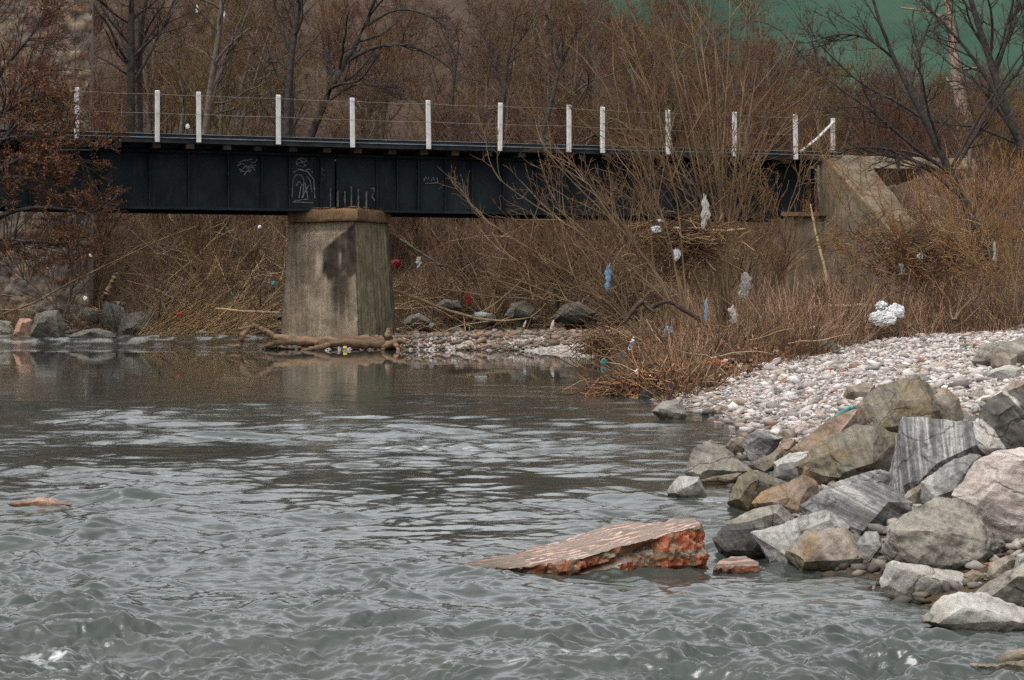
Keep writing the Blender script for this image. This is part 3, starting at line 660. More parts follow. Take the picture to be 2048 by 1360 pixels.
for kx in range(190):
    d = 76 + 60 * r.random() ** 1.3; x = r.uniform(-200, 2250); X = (x - 1024) * d / F
    if x > 1500 and d < 77: d = 80
    if x < 165 and d < 79: continue
    X = (x - 1024) * d / F; i = int(r.integers(0, 4)); s = r.uniform(.8, 1.5)
    if not us_[i]: o = sh[i]; us_[i] = True; o.location = (X, d, hgt(X, d)); o.rotation_euler = (0, 0, r.uniform(0, 6)); o.scale = (s,) * 3
    else:
        o = dup(sh[i], (X, d, hgt(X, d)), r.uniform(0, 6.28), s)
    if x > 1640: o['label'] = 'leafless brown bush on the embankment behind the parapet'; o['group'] = 'bushes behind the parapet'

# single trees that stand out
def hero(name, label, stems, mt, mc, seed, lv, ncut=2, cat='tree', loc=None):
    """stems: list of ([(x, y, d), ...], (r0, r1, ...))"""
    loc = Vector(P(*stems[0][0][0])) if loc is None else Vector(loc)
    base = [([tuple(P(*q) - loc) for q in ps], rr) for ps, rr in stems]
    tr, cr, ends = grow(seed, base, lv, ncut)
    root = thing(name, label, cat, loc); tr.build('trunk' if cat == 'tree' else 'stems', mt, root); cr.build('crown' if cat == 'tree' else 'twigs', mc, root)
    return root, ends, loc
LV = [(10, .25, 45, .4, .5, 7, .14, .3, 5, .016), (7, .2, 42, .5, .55, 5, .16, .2, 3, .01), (6, .2, 40, .5, .7, 4, .18, .1, 3, .007)]
LVd = [(9, .3, 42, .35, .5, 7, .14, .3, 5, .018), (6, .2, 42, .5, .55, 5, .16, .2, 3, .012), (5, .2, 40, .5, .7, 4, .18, .1, 3, .009)]
hero('bare_tree', 'dark tree leaning right with arching limbs above the middle of the bridge', [([(610, 300, 80), (650, 200, 80), (690, 120, 80), (735, 50, 80), (765, -60, 80)], (.17, .13, .07)), ([(690, 125, 80), (740, 95, 80), (800, 85, 79.5), (860, 105, 79), (905, 140, 79)], (.09, .06, .03)), ([(735, 50, 80), (790, 15, 80), (850, 25, 80), (900, 60, 80)], (.06, .04, .02)), ([(640, 215, 80), (700, 170, 80), (745, 165, 80), (790, 195, 80)], (.06, .04, .02))], M['bark_dark'], M['twig_dark'], 31, LVd)
hero('bare_tree', 'slim dark upright tree behind the bridge left of the leaning tree', [([(572, 320, 79), (576, 190, 79), (585, 90, 79), (600, 10, 79), (612, -90, 79)], (.15, .12, .07)), ([(578, 140, 79), (555, 120, 79), (530, 135, 79)], (.05, .04, .02)), ([(582, 110, 79), (560, 60, 79), (545, -10, 79)], (.06, .04, .02))], M['bark_dark'], M['twig_dark'], 32, LVd)
hero('bare_tree', 'dark tree with two parallel trunks beside the old stone wall', [([(262, 320, 78.5), (262, 160, 78.5), (262, 60, 78.5), (264, -90, 78.5)], (.17, .15, .09)), ([(282, 300, 79), (278, 150, 79), (282, 40, 79), (310, -70, 79)], (.12, .1, .05)), ([(265, 170, 78.5), (320, 70, 78.5), (360, -30, 78.5)], (.07, .05, .03))], M['bark_dark'], M['twig_dark'], 33, LVd)
hero('bare_tree', 'grey forked tree behind the bridge between the third and fourth railing posts', [([(405, 320, 84), (420, 180, 84), (440, 60, 84), (450, -90, 84)], (.16, .13, .08)), ([(418, 190, 84), (470, 90, 84), (520, -40, 84)], (.1, .07, .03)), ([(410, 260, 84), (440, 140, 84), (485, 30, 84)], (.08, .06, .03))], M['bark_grey'], M['twig_grey'], 34, LVd)
hero('bare_tree', 'thin dark tree rising behind the seventh railing post', [([(1000, 310, 79), (1008, 200, 79), (1015, 120, 79), (1035, 20, 79)], (.09, .07, .03)), ([(1008, 190, 79), (985, 110, 79), (960, 60, 79)], (.05, .03, .02)), ([(1014, 110, 79), (1050, 70, 79), (1075, 20, 79)], (.05, .03, .02))], M['bark_dark'], M['twig_brown'], 35, LVd)
hero('bare_tree', 'thin forked tree leaning right behind the eighth railing post', [([(1078, 290, 78), (1105, 200, 78), (1122, 120, 78), (1130, 60, 78)], (.1, .075, .03)), ([(1118, 140, 78), (1145, 80, 78), (1175, 30, 78)], (.05, .03, .02)), ([(1120, 130, 78), (1110, 80, 78), (1095, 30, 78)], (.05, .03, .02))], M['bark_dark'], M['twig_brown'], 36, LVd)
hero('bare_tree', 'dark branching tree leaning left over the abutment wing wall', [([(1985, 520, 57), (1930, 410, 57), (1880, 300, 57), (1825, 190, 57), (1770, 90, 57), (1738, -30, 57)], (.15, .12, .09, .06, .035)),
      ([(1905, 350, 57), (1820, 290, 56.5), (1740, 215, 56), (1650, 160, 56), (1560, 60, 56)], (.06, .045, .03, .015)), ([(1850, 240, 57), (1790, 200, 57), (1720, 170, 57), (1640, 90, 57)], (.05, .035, .02)),
      ([(1790, 120, 57), (1740, 75, 57), (1680, 65, 57), (1620, 85, 57)], (.04, .03, .015)), ([(1900, 340, 57), (1960, 230, 56.6), (2020, 140, 56.5), (2080, 60, 56.5)], (.05, .035, .02)),
      ([(1925, 400, 57), (1850, 330, 56.5), (1760, 290, 56), (1680, 300, 56)], (.04, .03, .015)), ([(1820, 180, 57), (1840, 90, 57), (1880, 0, 57)], (.04, .03, .02))], M['bark_dark'], M['twig_dark'], 37,
     [(10, .25, 40, .34, .5, 8, .12, .2, 4, .014), (7, .2, 38, .5, .6, 6, .14, .15, 3, .010), (5, .2, 36, .5, .7, 5, .16, .1, 3, .0075)])
hero('bare_tree', 'dark tree at the right edge leaning left in front of the green field', [([(2120, 480, 60), (2060, 330, 60), (2010, 220, 60), (1985, 130, 60), (1945, 20, 60), (1920, -80, 60)], (.16, .13, .1, .06)), ([(2030, 260, 60), (1960, 130, 60), (1900, 60, 60), (1840, 0, 60)], (.07, .05, .03)), ([(2000, 190, 60), (2060, 110, 60), (2110, 30, 60)], (.06, .045, .03)), ([(2040, 290, 60), (1950, 250, 60), (1880, 250, 60), (1790, 215, 60)], (.05, .03, .015)), ([(1990, 150, 60), (2020, 60, 60), (2030, -50, 60)], (.06, .045, .03))], M['bark_dark'], M['twig_dark'], 38,
     [(10, .25, 40, .34, .5, 8, .12, .2, 4, .014), (7, .2, 38, .5, .6, 6, .14, .15, 3, .010), (5, .2, 36, .5, .7, 5, .16, .1, 3, .0075)])
hero('dead_tree', 'pale barkless dead trunk standing in front of the green field', [([(1932, 330, 90), (1922, 200, 90), (1905, 90, 90), (1890, -60, 90)], (.3, .27, .22, .16)), ([(1903, 55, 90), (1870, 25, 90), (1800, 15, 90)], (.08, .06, .03))], simple('pale_bark', (.12, .085, .06), (.25, .19, .145), 4, .95, .5, .02, sc3=(2, 2, .6)), M['twig_grey'], 39, [(4, .3, 60, .12, .3, 6, .1, .1, 4, .02), (3, .3, 40, .5, .6, 4, .1, .1, 3, .01)])

# willow thicket in the middle right
LVW = [(8, .2, 34, .42, .6, 7, .13, .45, 4, .011), (5, .2, 36, .5, .65, 5, .14, .35, 3, .0075), (3, .25, 34, .5, .75, 4, .16, .2, 3, .006)]
def fan(xb, yb, d, tops, r0=.035):
    out = []
    rr = np.random.default_rng(int(xb))
    for tx, ty in tops:
        dd = d + rr.uniform(-1.2, 1.2); bx = xb + rr.uniform(-14, 14)
        mid = (bx + (tx - bx) * .42 + rr.uniform(-12, 12), yb + (ty - yb) * .52 + rr.uniform(-8, 8))
        out.append(([(bx, yb, d), (bx + (tx - bx) * .18, yb + (ty - yb) * .27, d + (dd - d) * .3), (*mid, d + (dd - d) * .6), (tx - (tx - bx) * .16, ty + (yb - ty) * .16, dd), (tx, ty, dd)], (r0 * rr.uniform(.7, 1.2), r0 * .6, r0 * .25)))
    return out
hero('willow_bush', 'tall bare willow bush with long upright shoots in front of the bridge', fan(1450, 655, 47, [(1330, 60), (1400, 40), (1460, 20), (1520, 90), (1555, 190), (1270, 110), (1365, 150), (1490, 150), (1320, 230), (1440, 210), (1400, 250), (1530, 280), (1380, 20), (1430, 90)], .032), M['willow'], M['willow_twig'], 51, LVW, 2, 'bush')
hero('willow_bush', 'spreading bare willow bush reaching left across the girder', fan(1370, 650, 45.5, [(1000, 360), (1090, 300), (1150, 330), (1215, 180), (1260, 250), (1310, 190), (1200, 400), (1290, 330)], .025), M['willow'], M['willow_twig'], 52, LVW, 2, 'bush')
hero('willow_bush', 'low bare willow bush arching left over the gravel bar edge', fan(1285, 680, 49, [(960, 430), (1000, 500), (1060, 470), (1110, 400), (1150, 480), (1040, 560), (1230, 420), (1300, 400), (1180, 545)], .02), M['willow'], M['willow_twig'], 53, LVW, 2, 'bush')
hero('willow_bush', 'bare willow bush with golden shoots in front of the abutment', fan(1500, 640, 50, [(1560, 380), (1620, 330), (1480, 330), (1590, 450), (1530, 420), (1650, 470), (1440, 370), (1700, 400)], .03), M['willow'], M['willow_gold'], 54, LVW, 2, 'bush')
hero('golden_bush', 'golden stemmed bush tangled below the leaning dark tree', fan(1890, 640, 54, [(1660, 330), (1700, 430), (1740, 380), (1760, 500), (1840, 420), (1900, 380), (1960, 420), (2030, 350), (2060, 460), (1800, 470), (1690, 500)], .025), M['willow_gold'], M['willow_gold'], 55, LVW, 1, 'bush')
hero('golden_bush', 'bush of dull gold stems at the right edge above the gravel', fan(2030, 650, 52, [(1900, 470), (1950, 400), (2000, 380), (2070, 360), (2120, 420), (1930, 540), (2150, 520)], .022), M['willow'], M['willow_gold'], 56, LVW, 1, 'bush')
hero('hanging_bush', 'tangled brown bush on the far bank right of the pier', fan(980, 640, 76, [(800, 470), (850, 440), (900, 450), (960, 430), (1020, 450), (1080, 440), (840, 560), (1130, 480), (900, 520)], .035), M['willow'], M['twig_brown'], 57, LVW, 1, 'bush')
hero('hanging_bush', 'brown bush on the far bank under the willow shoots', fan(1150, 620, 76, [(1000, 450), (1060, 440), (1120, 430), (1200, 440), (1260, 450), (1040, 520), (1290, 500)], .035), M['willow'], M['twig_brown'], 58, LVW, 1, 'bush')
hero('hanging_bush', 'olive brown bush on the far bank left of the pier', fan(420, 640, 74, [(300, 470), (350, 430), (420, 440), (480, 430), (540, 450), (560, 500), (250, 520)], .03), M['willow'], M['twig_olive'], 59, LVW, 1, 'bush')
hero('hanging_bush', 'reddish bush hanging under the left end of the girder', fan(130, 630, 72, [(20, 440), (80, 430), (150, 430), (210, 440), (260, 470), (-40, 480)], .03), M['bark_brown'], M['twig_red'], 60, LVW, 1, 'bush')
for i_, (xb, yb_, d_, tp_, m1, m2, lb) in enumerate([
        (880, 600, 77, [(800, 560), (830, 500), (900, 480), (960, 520), (1000, 560), (1040, 590), (780, 590)], 'willow', 'willow_twig', 'drooping pale bush on the far bank above the red rag'),
        (1080, 600, 75, [(930, 540), (970, 500), (1020, 480), (1100, 500), (1150, 530), (900, 580), (1180, 570)], 'willow', 'willow_twig', 'sprawling pale bush on the far bank right of the red rag'),
        (1200, 590, 74, [(1090, 520), (1130, 480), (1200, 460), (1250, 500), (1060, 560), (1280, 540)], 'willow', 'twig_brown', 'sprawling brown bush on the far bank behind the willow foot'),
        (330, 640, 72, [(250, 520), (290, 480), (340, 500), (400, 540), (220, 560), (430, 580)], 'bark_brown', 'twig_brown', 'low brown bush behind the bent canes'),
        (520, 630, 72, [(450, 540), (490, 500), (540, 520), (580, 560), (430, 580)], 'bark_brown', 'twig_red', 'low reddish bush beside the left face of the pier'),
        (60, 560, 71, [(-20, 330), (20, 260), (60, 220), (100, 300), (140, 380), (170, 450), (-40, 420)], 'bark_brown', 'twig_red', 'reddish bush growing against the foot of the stone wall'),
        (20, 500, 71.5, [(-60, 60), (-10, -30), (40, 20), (90, 80), (130, 150), (60, 130)], 'bark_dark', 'twig_brown', 'tall brown bush growing up the face of the stone wall'),
        (150, 560, 71, [(110, 120), (150, 60), (190, 140), (210, 240), (90, 200), (220, 330)], 'bark_dark', 'twig_red', 'tall reddish bush at the corner of the stone wall'),
        (1950, 480, 64, [(1860, 370), (1900, 330), (1960, 340), (2020, 350), (2060, 400)], 'bark_brown', 'twig_red', 'reddish bush on the embankment under the parapet'),
        (2080, 520, 60, [(1980, 400), (2020, 340), (2080, 330), (2140, 380)], 'bark_brown', 'twig_brown', 'brown bush at the right edge under the leaning tree'),
        (1720, 640, 51, [(1640, 590), (1690, 560), (1740, 560), (1790, 580), (1620, 610)], 'willow', 'twig_brown', 'low brown bush left of the white heap'),
        (1900, 640, 51, [(1830, 580), (1870, 560), (1930, 570), (1980, 570)], 'willow', 'twig_red', 'low reddish bush right of the white heap')]):
    hero('low_bush' if i_ not in (6, 7) else 'wall_bush', lb, fan(xb, yb_, d_, tp_, .03), M[m1], M[m2], 80 + i_, LVW, 2, 'bush')
# tree with rust leaves over the left end of the bridge
LVL = [(10, .15, 45, .4, .5, 6, .14, .05, 4, .012), (8, .2, 45, .5, .6, 5, .16, 0, 3, .008), (5, .2, 42, .5, .7, 4, .18, 0, 3, .006)]
rt, ends, loc = hero('rusty_leaved_tree', 'tree with rust brown leaves hanging over the left end of the bridge', [([(-120, 700, 56), (-90, 500, 56), (-70, 300, 56), (-60, 100, 56), (-50, -50, 56)], (.16, .14, .1, .05)),
      ([(-85, 440, 56), (0, 330, 55.5), (90, 300, 55), (185, 300, 55)], (.07, .05, .02)), ([(-88, 500, 56), (-10, 430, 55.5), (80, 410, 55), (175, 425, 55)], (.07, .05, .02)), ([(-75, 330, 56), (10, 215, 55.5), (80, 190, 55), (150, 230, 55)], (.06, .04, .02)),
      ([(-66, 220, 56), (20, 120, 56), (90, 40, 56)], (.06, .04, .02)), ([(-80, 380, 56), (-10, 300, 55.5), (50, 230, 55), (75, 195, 55)], (.06, .04, .02)), ([(-80, 420, 56), (-20, 360, 55.5), (40, 350, 55), (100, 370, 55)], (.05, .035, .02)), ([(-78, 400, 56), (-30, 290, 55.5), (30, 270, 55), (110, 275, 55)], (.05, .035, .02)), ([(-90, 540, 56), (0, 490, 55.5), (70, 480, 55), (140, 490, 55)], (.05, .03, .02))], M['bark_dark'], M['twig_red'], 61, LVL)
r = np.random.default_rng(9); tips = ends.reshape(-1, 3); tips = tips[(tips[:, 0] + loc.x > -17.5)]
Pz = CH - 0; zt = tips[:, 2] + loc.z; dens = np.interp(zt, [1.5, 3, 5.5, 7, 9], [.6, .9, 1, .8, .45]); tips = tips[r.random(len(tips)) < dens]
tips = tips[r.permutation(len(tips))[:11500]]
mb = MB(); a1 = norm(r.normal(0, 1, tips.shape)); a2 = norm(np.cross(a1, r.normal(0, 1, tips.shape))); s_ = r.uniform(.018, .05, (len(tips), 1))
V = np.stack([tips - a1 * s_, tips + a2 * s_ * .4 + .01, tips + a1 * s_, tips - a2 * s_ * .4], 1).reshape(-1, 3)
mb.add(V, np.arange(len(V)).reshape(-1, 4)); mb.build('foliage', M['leaf_rust'], rt)

dup(rt, (loc.x - .2, loc.y + 1.6, loc.z - .2), -.22, 1.06, 'second rust leaved tree close behind the first at the left edge')
# ------------------------------------------------------------------ undergrowth (uncountable)
M['stalk'] = tinted('dry_stalks', .95, 2, .7, 1.25, 0)
def stalks(name, X, Y, hmin, hmax, lean, rad, pal, seed, zoff=0, n=4, flat=0.0, vary=0.0):
    keep = np.ones(len(X), bool)
    for ex, ey, er in [(1450, 30.6, 24), (1457, 37, 22), (1553, 37.5, 14), (1272, 33, 12), (1300, 33, 14), (1260, 42, 10), (1428, 38, 18), (1770, 49, 32)]:   # nothing tall grows right in front of these
        px_ = X / Y * F + 1024; keep &= ~((np.abs(px_ - ex) < er) & (Y > ey - 5) & (Y < ey + .2))
    X, Y = X[keep], Y[keep]
    r = np.random.default_rng(seed); K = len(X); z = height(X, Y) + zoff
    ang = r.uniform(0, 6.28, K); h = hmin + (hmax - hmin) * r.random(K) ** 1.8; le = lean * r.random(K)
    pv = fbm(X * .55, Y * .35, 3, seed + 70); h = h * np.clip(1 + vary * 1.3 * pv, .3, 1.45) * (np.interp(X, [2.5, 5.5], [.5, 1]) if name == 'dry_grass' else 1)
    ang = ang + (0 if not vary else 0)
    st = np.stack([X, Y, z - .03], 1); di = np.stack([np.cos(ang) * le, np.sin(ang) * le, np.full(K, 1. - flat)], 1)
    pts, _ = sweep(r, st, di, h, n, .16, -.25)
    pal = np.array(pal); c = pal[r.integers(0, len(pal), K)] * r.uniform(.55, 1.3, (K, 1)) * (1 + .8 * vary * np.clip(gnoise(X * .8, Y * .5, seed + 90), -.6, .6))[:, None]
    mb = MB(); mb.tubes(pts, (rad * r.uniform(.6, 1.3, K))[:, None] * np.linspace(1, .4, n)[None], 3, c)
    return tag(mb.build(name, M['stalk']), kind='stuff')
r = np.random.default_rng(21)
Y = r.uniform(31, 70, 85000); X = Y * r.uniform(.06, .31, len(Y)); t = Y - brush_line(X)
ok = (t > -.3 + .9 * fbm(X * .7, Y * .7, 2, 3)) & (X > Xs(Y) + .2) & (t < 22) & (Y < bridge_Y(X) - 1.2); ok &= r.random(len(Y)) < np.interp(t, [-1, 1.5, 15], [.25, 1, .8]) * np.interp(X, [2.5, 5], [.45, 1])
tag(stalks('dry_grass', X[ok], Y[ok], .2, 1.35, .9, .0075, [(.18, .105, .066), (.26, .16, .10), (.12, .07, .045), (.32, .215, .14), (.21, .11, .077), (.23, .16, .088), (.085, .057, .035)], 1, vary=1.0), 'thick dry brown grass and stalks covering the right bank behind the gravel', 'dry grass')
Y = r.uniform(72, 92, 55000); X = r.uniform(-24, 14, len(Y)); ok = (height(X, Y) > .15) & (X < 8.5)
tag(stalks('bank_undergrowth', X[ok], Y[ok], .2, 1.5, 1.2, .010, [(.15, .095, .058), (.10, .064, .04), (.22, .15, .085), (.11, .088, .045), (.14, .08, .053)], 2, vary=1.0), 'tangled brown undergrowth on the far bank under the bridge', 'undergrowth')
Y = r.uniform(29.5, 56, 15000); X = Xs(Y) + r.uniform(-.1, 4.0, len(Y)); ok = (Y > brush_line(X) - 2.2)
tag(stalks('flood_litter', X[ok], Y[ok], .12, .95, 1.7, .008, [(.085, .05, .03), (.13, .073, .04), (.05, .033, .021), (.2, .13, .075), (.13, .058, .029)], 3, flat=.4, vary=.8), 'matted brown flood wrack of sticks and leaves along the right water edge', 'flood wrack')
r = np.random.default_rng(23); K = 420; Y = r.uniform(31, 62, K); t_ = r.uniform(-1, 9, K); X = np.clip(Y * r.uniform(.05, .25, K), Xs(Y) + .1, 30); ok = Y > brush_line(X) - .8; X, Y = X[ok], Y[ok]; K = len(X)
st = np.stack([X, Y, height(X, Y) + r.uniform(.02, .5, K)], 1); a_ = r.uniform(0, 6.28, K)
pts, _ = sweep(r, st, np.stack([np.cos(a_), np.sin(a_) * .6, r.uniform(-.05, .6, K)], 1), r.uniform(.3, 1.3, K), 6, .16, 0)
mb = MB(); mb.tubes(pts, r.uniform(.006, .014, K)[:, None] * np.linspace(1, .5, 6)[None], 4, np.array([(.19, .13, .08), (.14, .09, .055), (.26, .19, .125), (.07, .046, .03), (.16, .09, .04)])[r.integers(0, 5, K)])
tag(mb.build('dead_sticks', M['stalk']), 'pale dead sticks strewn through the dry grass of the right bank', 'sticks', kind='stuff')
r = np.random.default_rng(24); K = 520; X = r.uniform(-19, 8, K); Y = r.uniform(72.5, 80, K); st = np.stack([X, Y, height(X, Y) + r.uniform(.05, .6, K)], 1); a_ = r.uniform(0, 6.28, K)
pts, _ = sweep(r, st, np.stack([np.cos(a_), np.sin(a_) * .4, r.uniform(-.1, .6, K)], 1), r.uniform(.8, 3.5, K), 7, .13, -.1)
mb = MB(); mb.tubes(pts, r.uniform(.010, .028, K)[:, None] * np.linspace(1, .5, 7)[None], 4, np.array([(.2, .135, .078), (.13, .085, .05), (.26, .185, .115), (.05, .034, .023), (.16, .095, .042)])[r.integers(0, 5, K)])
tag(mb.build('dead_branches', M['stalk']), 'tangle of pale dead branches lying on the far bank', 'branches', kind='stuff')
r = np.random.default_rng(29); K = 16000; Y = r.uniform(29.8, 50, K); X = Xs(Y) + .05 + 3.6 * r.random(K) ** 1.3; t_ = Y - brush_line(X); ok = t_ > -1.6 + 1.2 * fbm(X, Y, 2, 14); X, Y = X[ok], Y[ok]; K = len(X)
cen = np.stack([X, Y, height(X, Y) + .01 + .55 * r.random(K) ** 2 * np.clip(.4 + 1.6 * fbm(X * 1.1, Y * .5, 3, 15), 0, 1)], 1); a1 = norm(r.normal(0, 1, (K, 3))); a2 = norm(np.cross(a1, r.normal(0, 1, (K, 3)))); sz = r.uniform(.02, .06, (K, 1))
V = np.stack([cen - a1 * sz, cen + a2 * sz * .6, cen + a1 * sz, cen - a2 * sz * .6], 1).reshape(-1, 3); pl = np.array([(.10, .055, .03), (.16, .08, .04), (.06, .038, .025), (.2, .11, .055), (.035, .025, .018)])
mb = MB(); mb.add(V, np.arange(len(V)).reshape(-1, 4), col=np.repeat(pl[r.integers(0, 5, K)], 4, 0)); tag(mb.build('dead_leaves', M['stalk']), 'mat of dead brown leaves lodged in the flood wrack', kind='stuff')
# flattened canes left of the pier
r = np.random.default_rng(22)
K = 420; bx = r.uniform(250, 480, K); dd = r.uniform(70.6, 73.5, K); st = np.array([P(x_, 640, d_) for x_, d_ in zip(bx, dd)]); st[:, 2] = height(st[:, 0], st[:, 1])
pts, _ = sweep(r, st, np.stack([r.normal(.85, .3, K), r.normal(-.1, .25, K), r.normal(.62, .22, K)], 1), r.uniform(1.0, 3.2, K), 5, .08, -.2)
mb = MB(); mb.tubes(pts, r.uniform(.009, .018, K)[:, None] * np.linspace(1, .5, 5)[None], 3, np.array([(.25, .165, .08), (.2, .125, .062), (.32, .22, .12)])[r.integers(0, 3, K)])
tag(mb.build('bent_canes', M['stalk']), 'clump of yellow dry canes bent towards the pier on the far bank', 'canes')
# ------------------------------------------------------------------ stones
ico = bmesh.new(); bmesh.ops.create_icosphere(ico, subdivisions=1, radius=1); IV = np.array([v_.co[:] for v_ in ico.verts]); IT = np.array([[v_.index for v_ in f_.verts] for f_ in ico.faces]); ico.free()
ico = bmesh.new(); bmesh.ops.create_icosphere(ico, subdivisions=2, radius=1); IV2 = np.array([v_.co[:] for v_ in ico.verts]); IT2 = np.array([[v_.index for v_ in f_.verts] for f_ in ico.faces]); ico.free()
def pebbles(name, X, Y, size, pal, wts, seed, label, cat, sink=.2):
    r = np.random.default_rng(seed); K = len(X); iv, it = IV, IT
    s = size[:, None] * np.stack([r.uniform(.8, 1.5, K), r.uniform(.8, 1.4, K), r.uniform(.35, .7, K)], 1)
    a = r.uniform(0, 6.28, K); ca, sa = np.cos(a), np.sin(a)
    v_ = iv[None] * (1 + r.uniform(-.2, .2, (K, len(iv), 1))); 
    cutn = norm(r.normal(0, 1, (K, 3))); dd = (v_ * cutn[:, None]).sum(2); v_ = v_ - cutn[:, None] * np.maximum(dd - .55, 0)[..., None]
    v_ = v_ * s[:, None]; tilt = r.normal(0, .25, K)[:, None]
    x = v_[..., 0] * ca[:, None] - v_[..., 1] * sa[:, None]; y = v_[..., 0] * sa[:, None] + v_[..., 1] * ca[:, None]; z = v_[..., 2] + tilt * x
    z = z + (height(X, Y) + s[:, 2] * (1 - 2 * sink))[:, None]
    Vv = np.stack([x + X[:, None], y + Y[:, None], z], -1).reshape(-1, 3)
    T = (it[None] + (np.arange(K) * len(iv))[:, None, None]).reshape(-1, 3)
    pal = np.array(pal); c = pal[r.choice(len(pal), K, p=np.array(wts) / sum(wts))] * r.uniform(.75, 1.15, (K, 1))
    mb = MB(); mb.add(Vv, T=T, col=np.repeat(c, len(iv), 0))
    return tag(mb.build(name, M['pebble'], smooth=True), label, cat, kind='stuff')
k = Nodes('pebble_stone'); a_ = k.n('Attribute', attribute_name='tint'); n_ = k.noise(k.obj(rand=False), 30); pz_ = k.n('SeparateXYZ', {0: k.n('NewGeometry').outputs['Position']}).outputs[2]
c_ = k.mix(1., a_.outputs['Color'], k.ramp(n_, [(.3, (.75,) * 3), (.7, (1.2,) * 3)]), 'MULTIPLY'); sil = k.noise(k.obj(rand=False), .9, 6, .65)
c_ = k.mix(k.ramp(sil, [(.5, (0, 0, 0)), (.7, (.4,) * 3)]), c_, (.15, .118, .088, 1))
k.col(k.mix(1., c_, k.ramp(k.math('ADD', pz_, k.math('MULTIPLY', k.math('SUBTRACT', sil, .5), .12)), [(.0, (.36, .33, .3)), (.1, (1, 1, 1))]), 'MULTIPLY')); k.rough(.8); k.bump(n_, .3, .01); M['pebble'] = k.m
r = np.random.default_rng(31)
Y = 19 + 37 * r.random(130000) ** .8; X = Xs(Y) - .25 + (Y * .27 + 1.6 - Xs(Y)) * r.random(len(Y))
t = Y - brush_line(X); ok = (t < 1.2 + .9 * fbm(X, Y, 2, 9)) & ~((Y < 21) & (r.random(len(Y)) < .5)) & (X > 0)
ok &= r.random(len(Y)) < np.interp(t, [-2, 1.5], [1, .35])
X, Y = X[ok], Y[ok]; X, Y = X[:66000], Y[:66000]
size = np.clip(np.exp(r.normal(math.log(.018), .6, len(X))), .011, .13)
pebbles('gravel', X, Y, size, [(.40, .355, .33), (.33, .285, .26), (.235, .208, .19), (.155, .145, .135), (.27, .215, .165), (.2, .1, .07), (.46, .43, .41), (.10, .092, .085)], [6, 6, 4, 3, 3, .5, 4, 1.5], 2, 'pale grey and white gravel of the sloping river bank', 'gravel')
Y = r.uniform(60.5, 67.5, 9000); X = r.uniform(-7.8, 4.5, len(Y)); ok = (X > Xs(Y) - .5) & (Y < 68); X, Y = X[ok], Y[ok]
size = np.clip(np.exp(r.normal(math.log(.04), .55, len(X))), .02, .16)
pebbles('shingle', X, Y, size, [(.15, .118, .088), (.115, .088, .066), (.18, .115, .082), (.21, .17, .135), (.09, .073, .058), (.24, .14, .1)], [5, 5, 3, 2, 4, 1.5], 3, 'brown and reddish shingle of the low bar beside the pier', 'shingle')

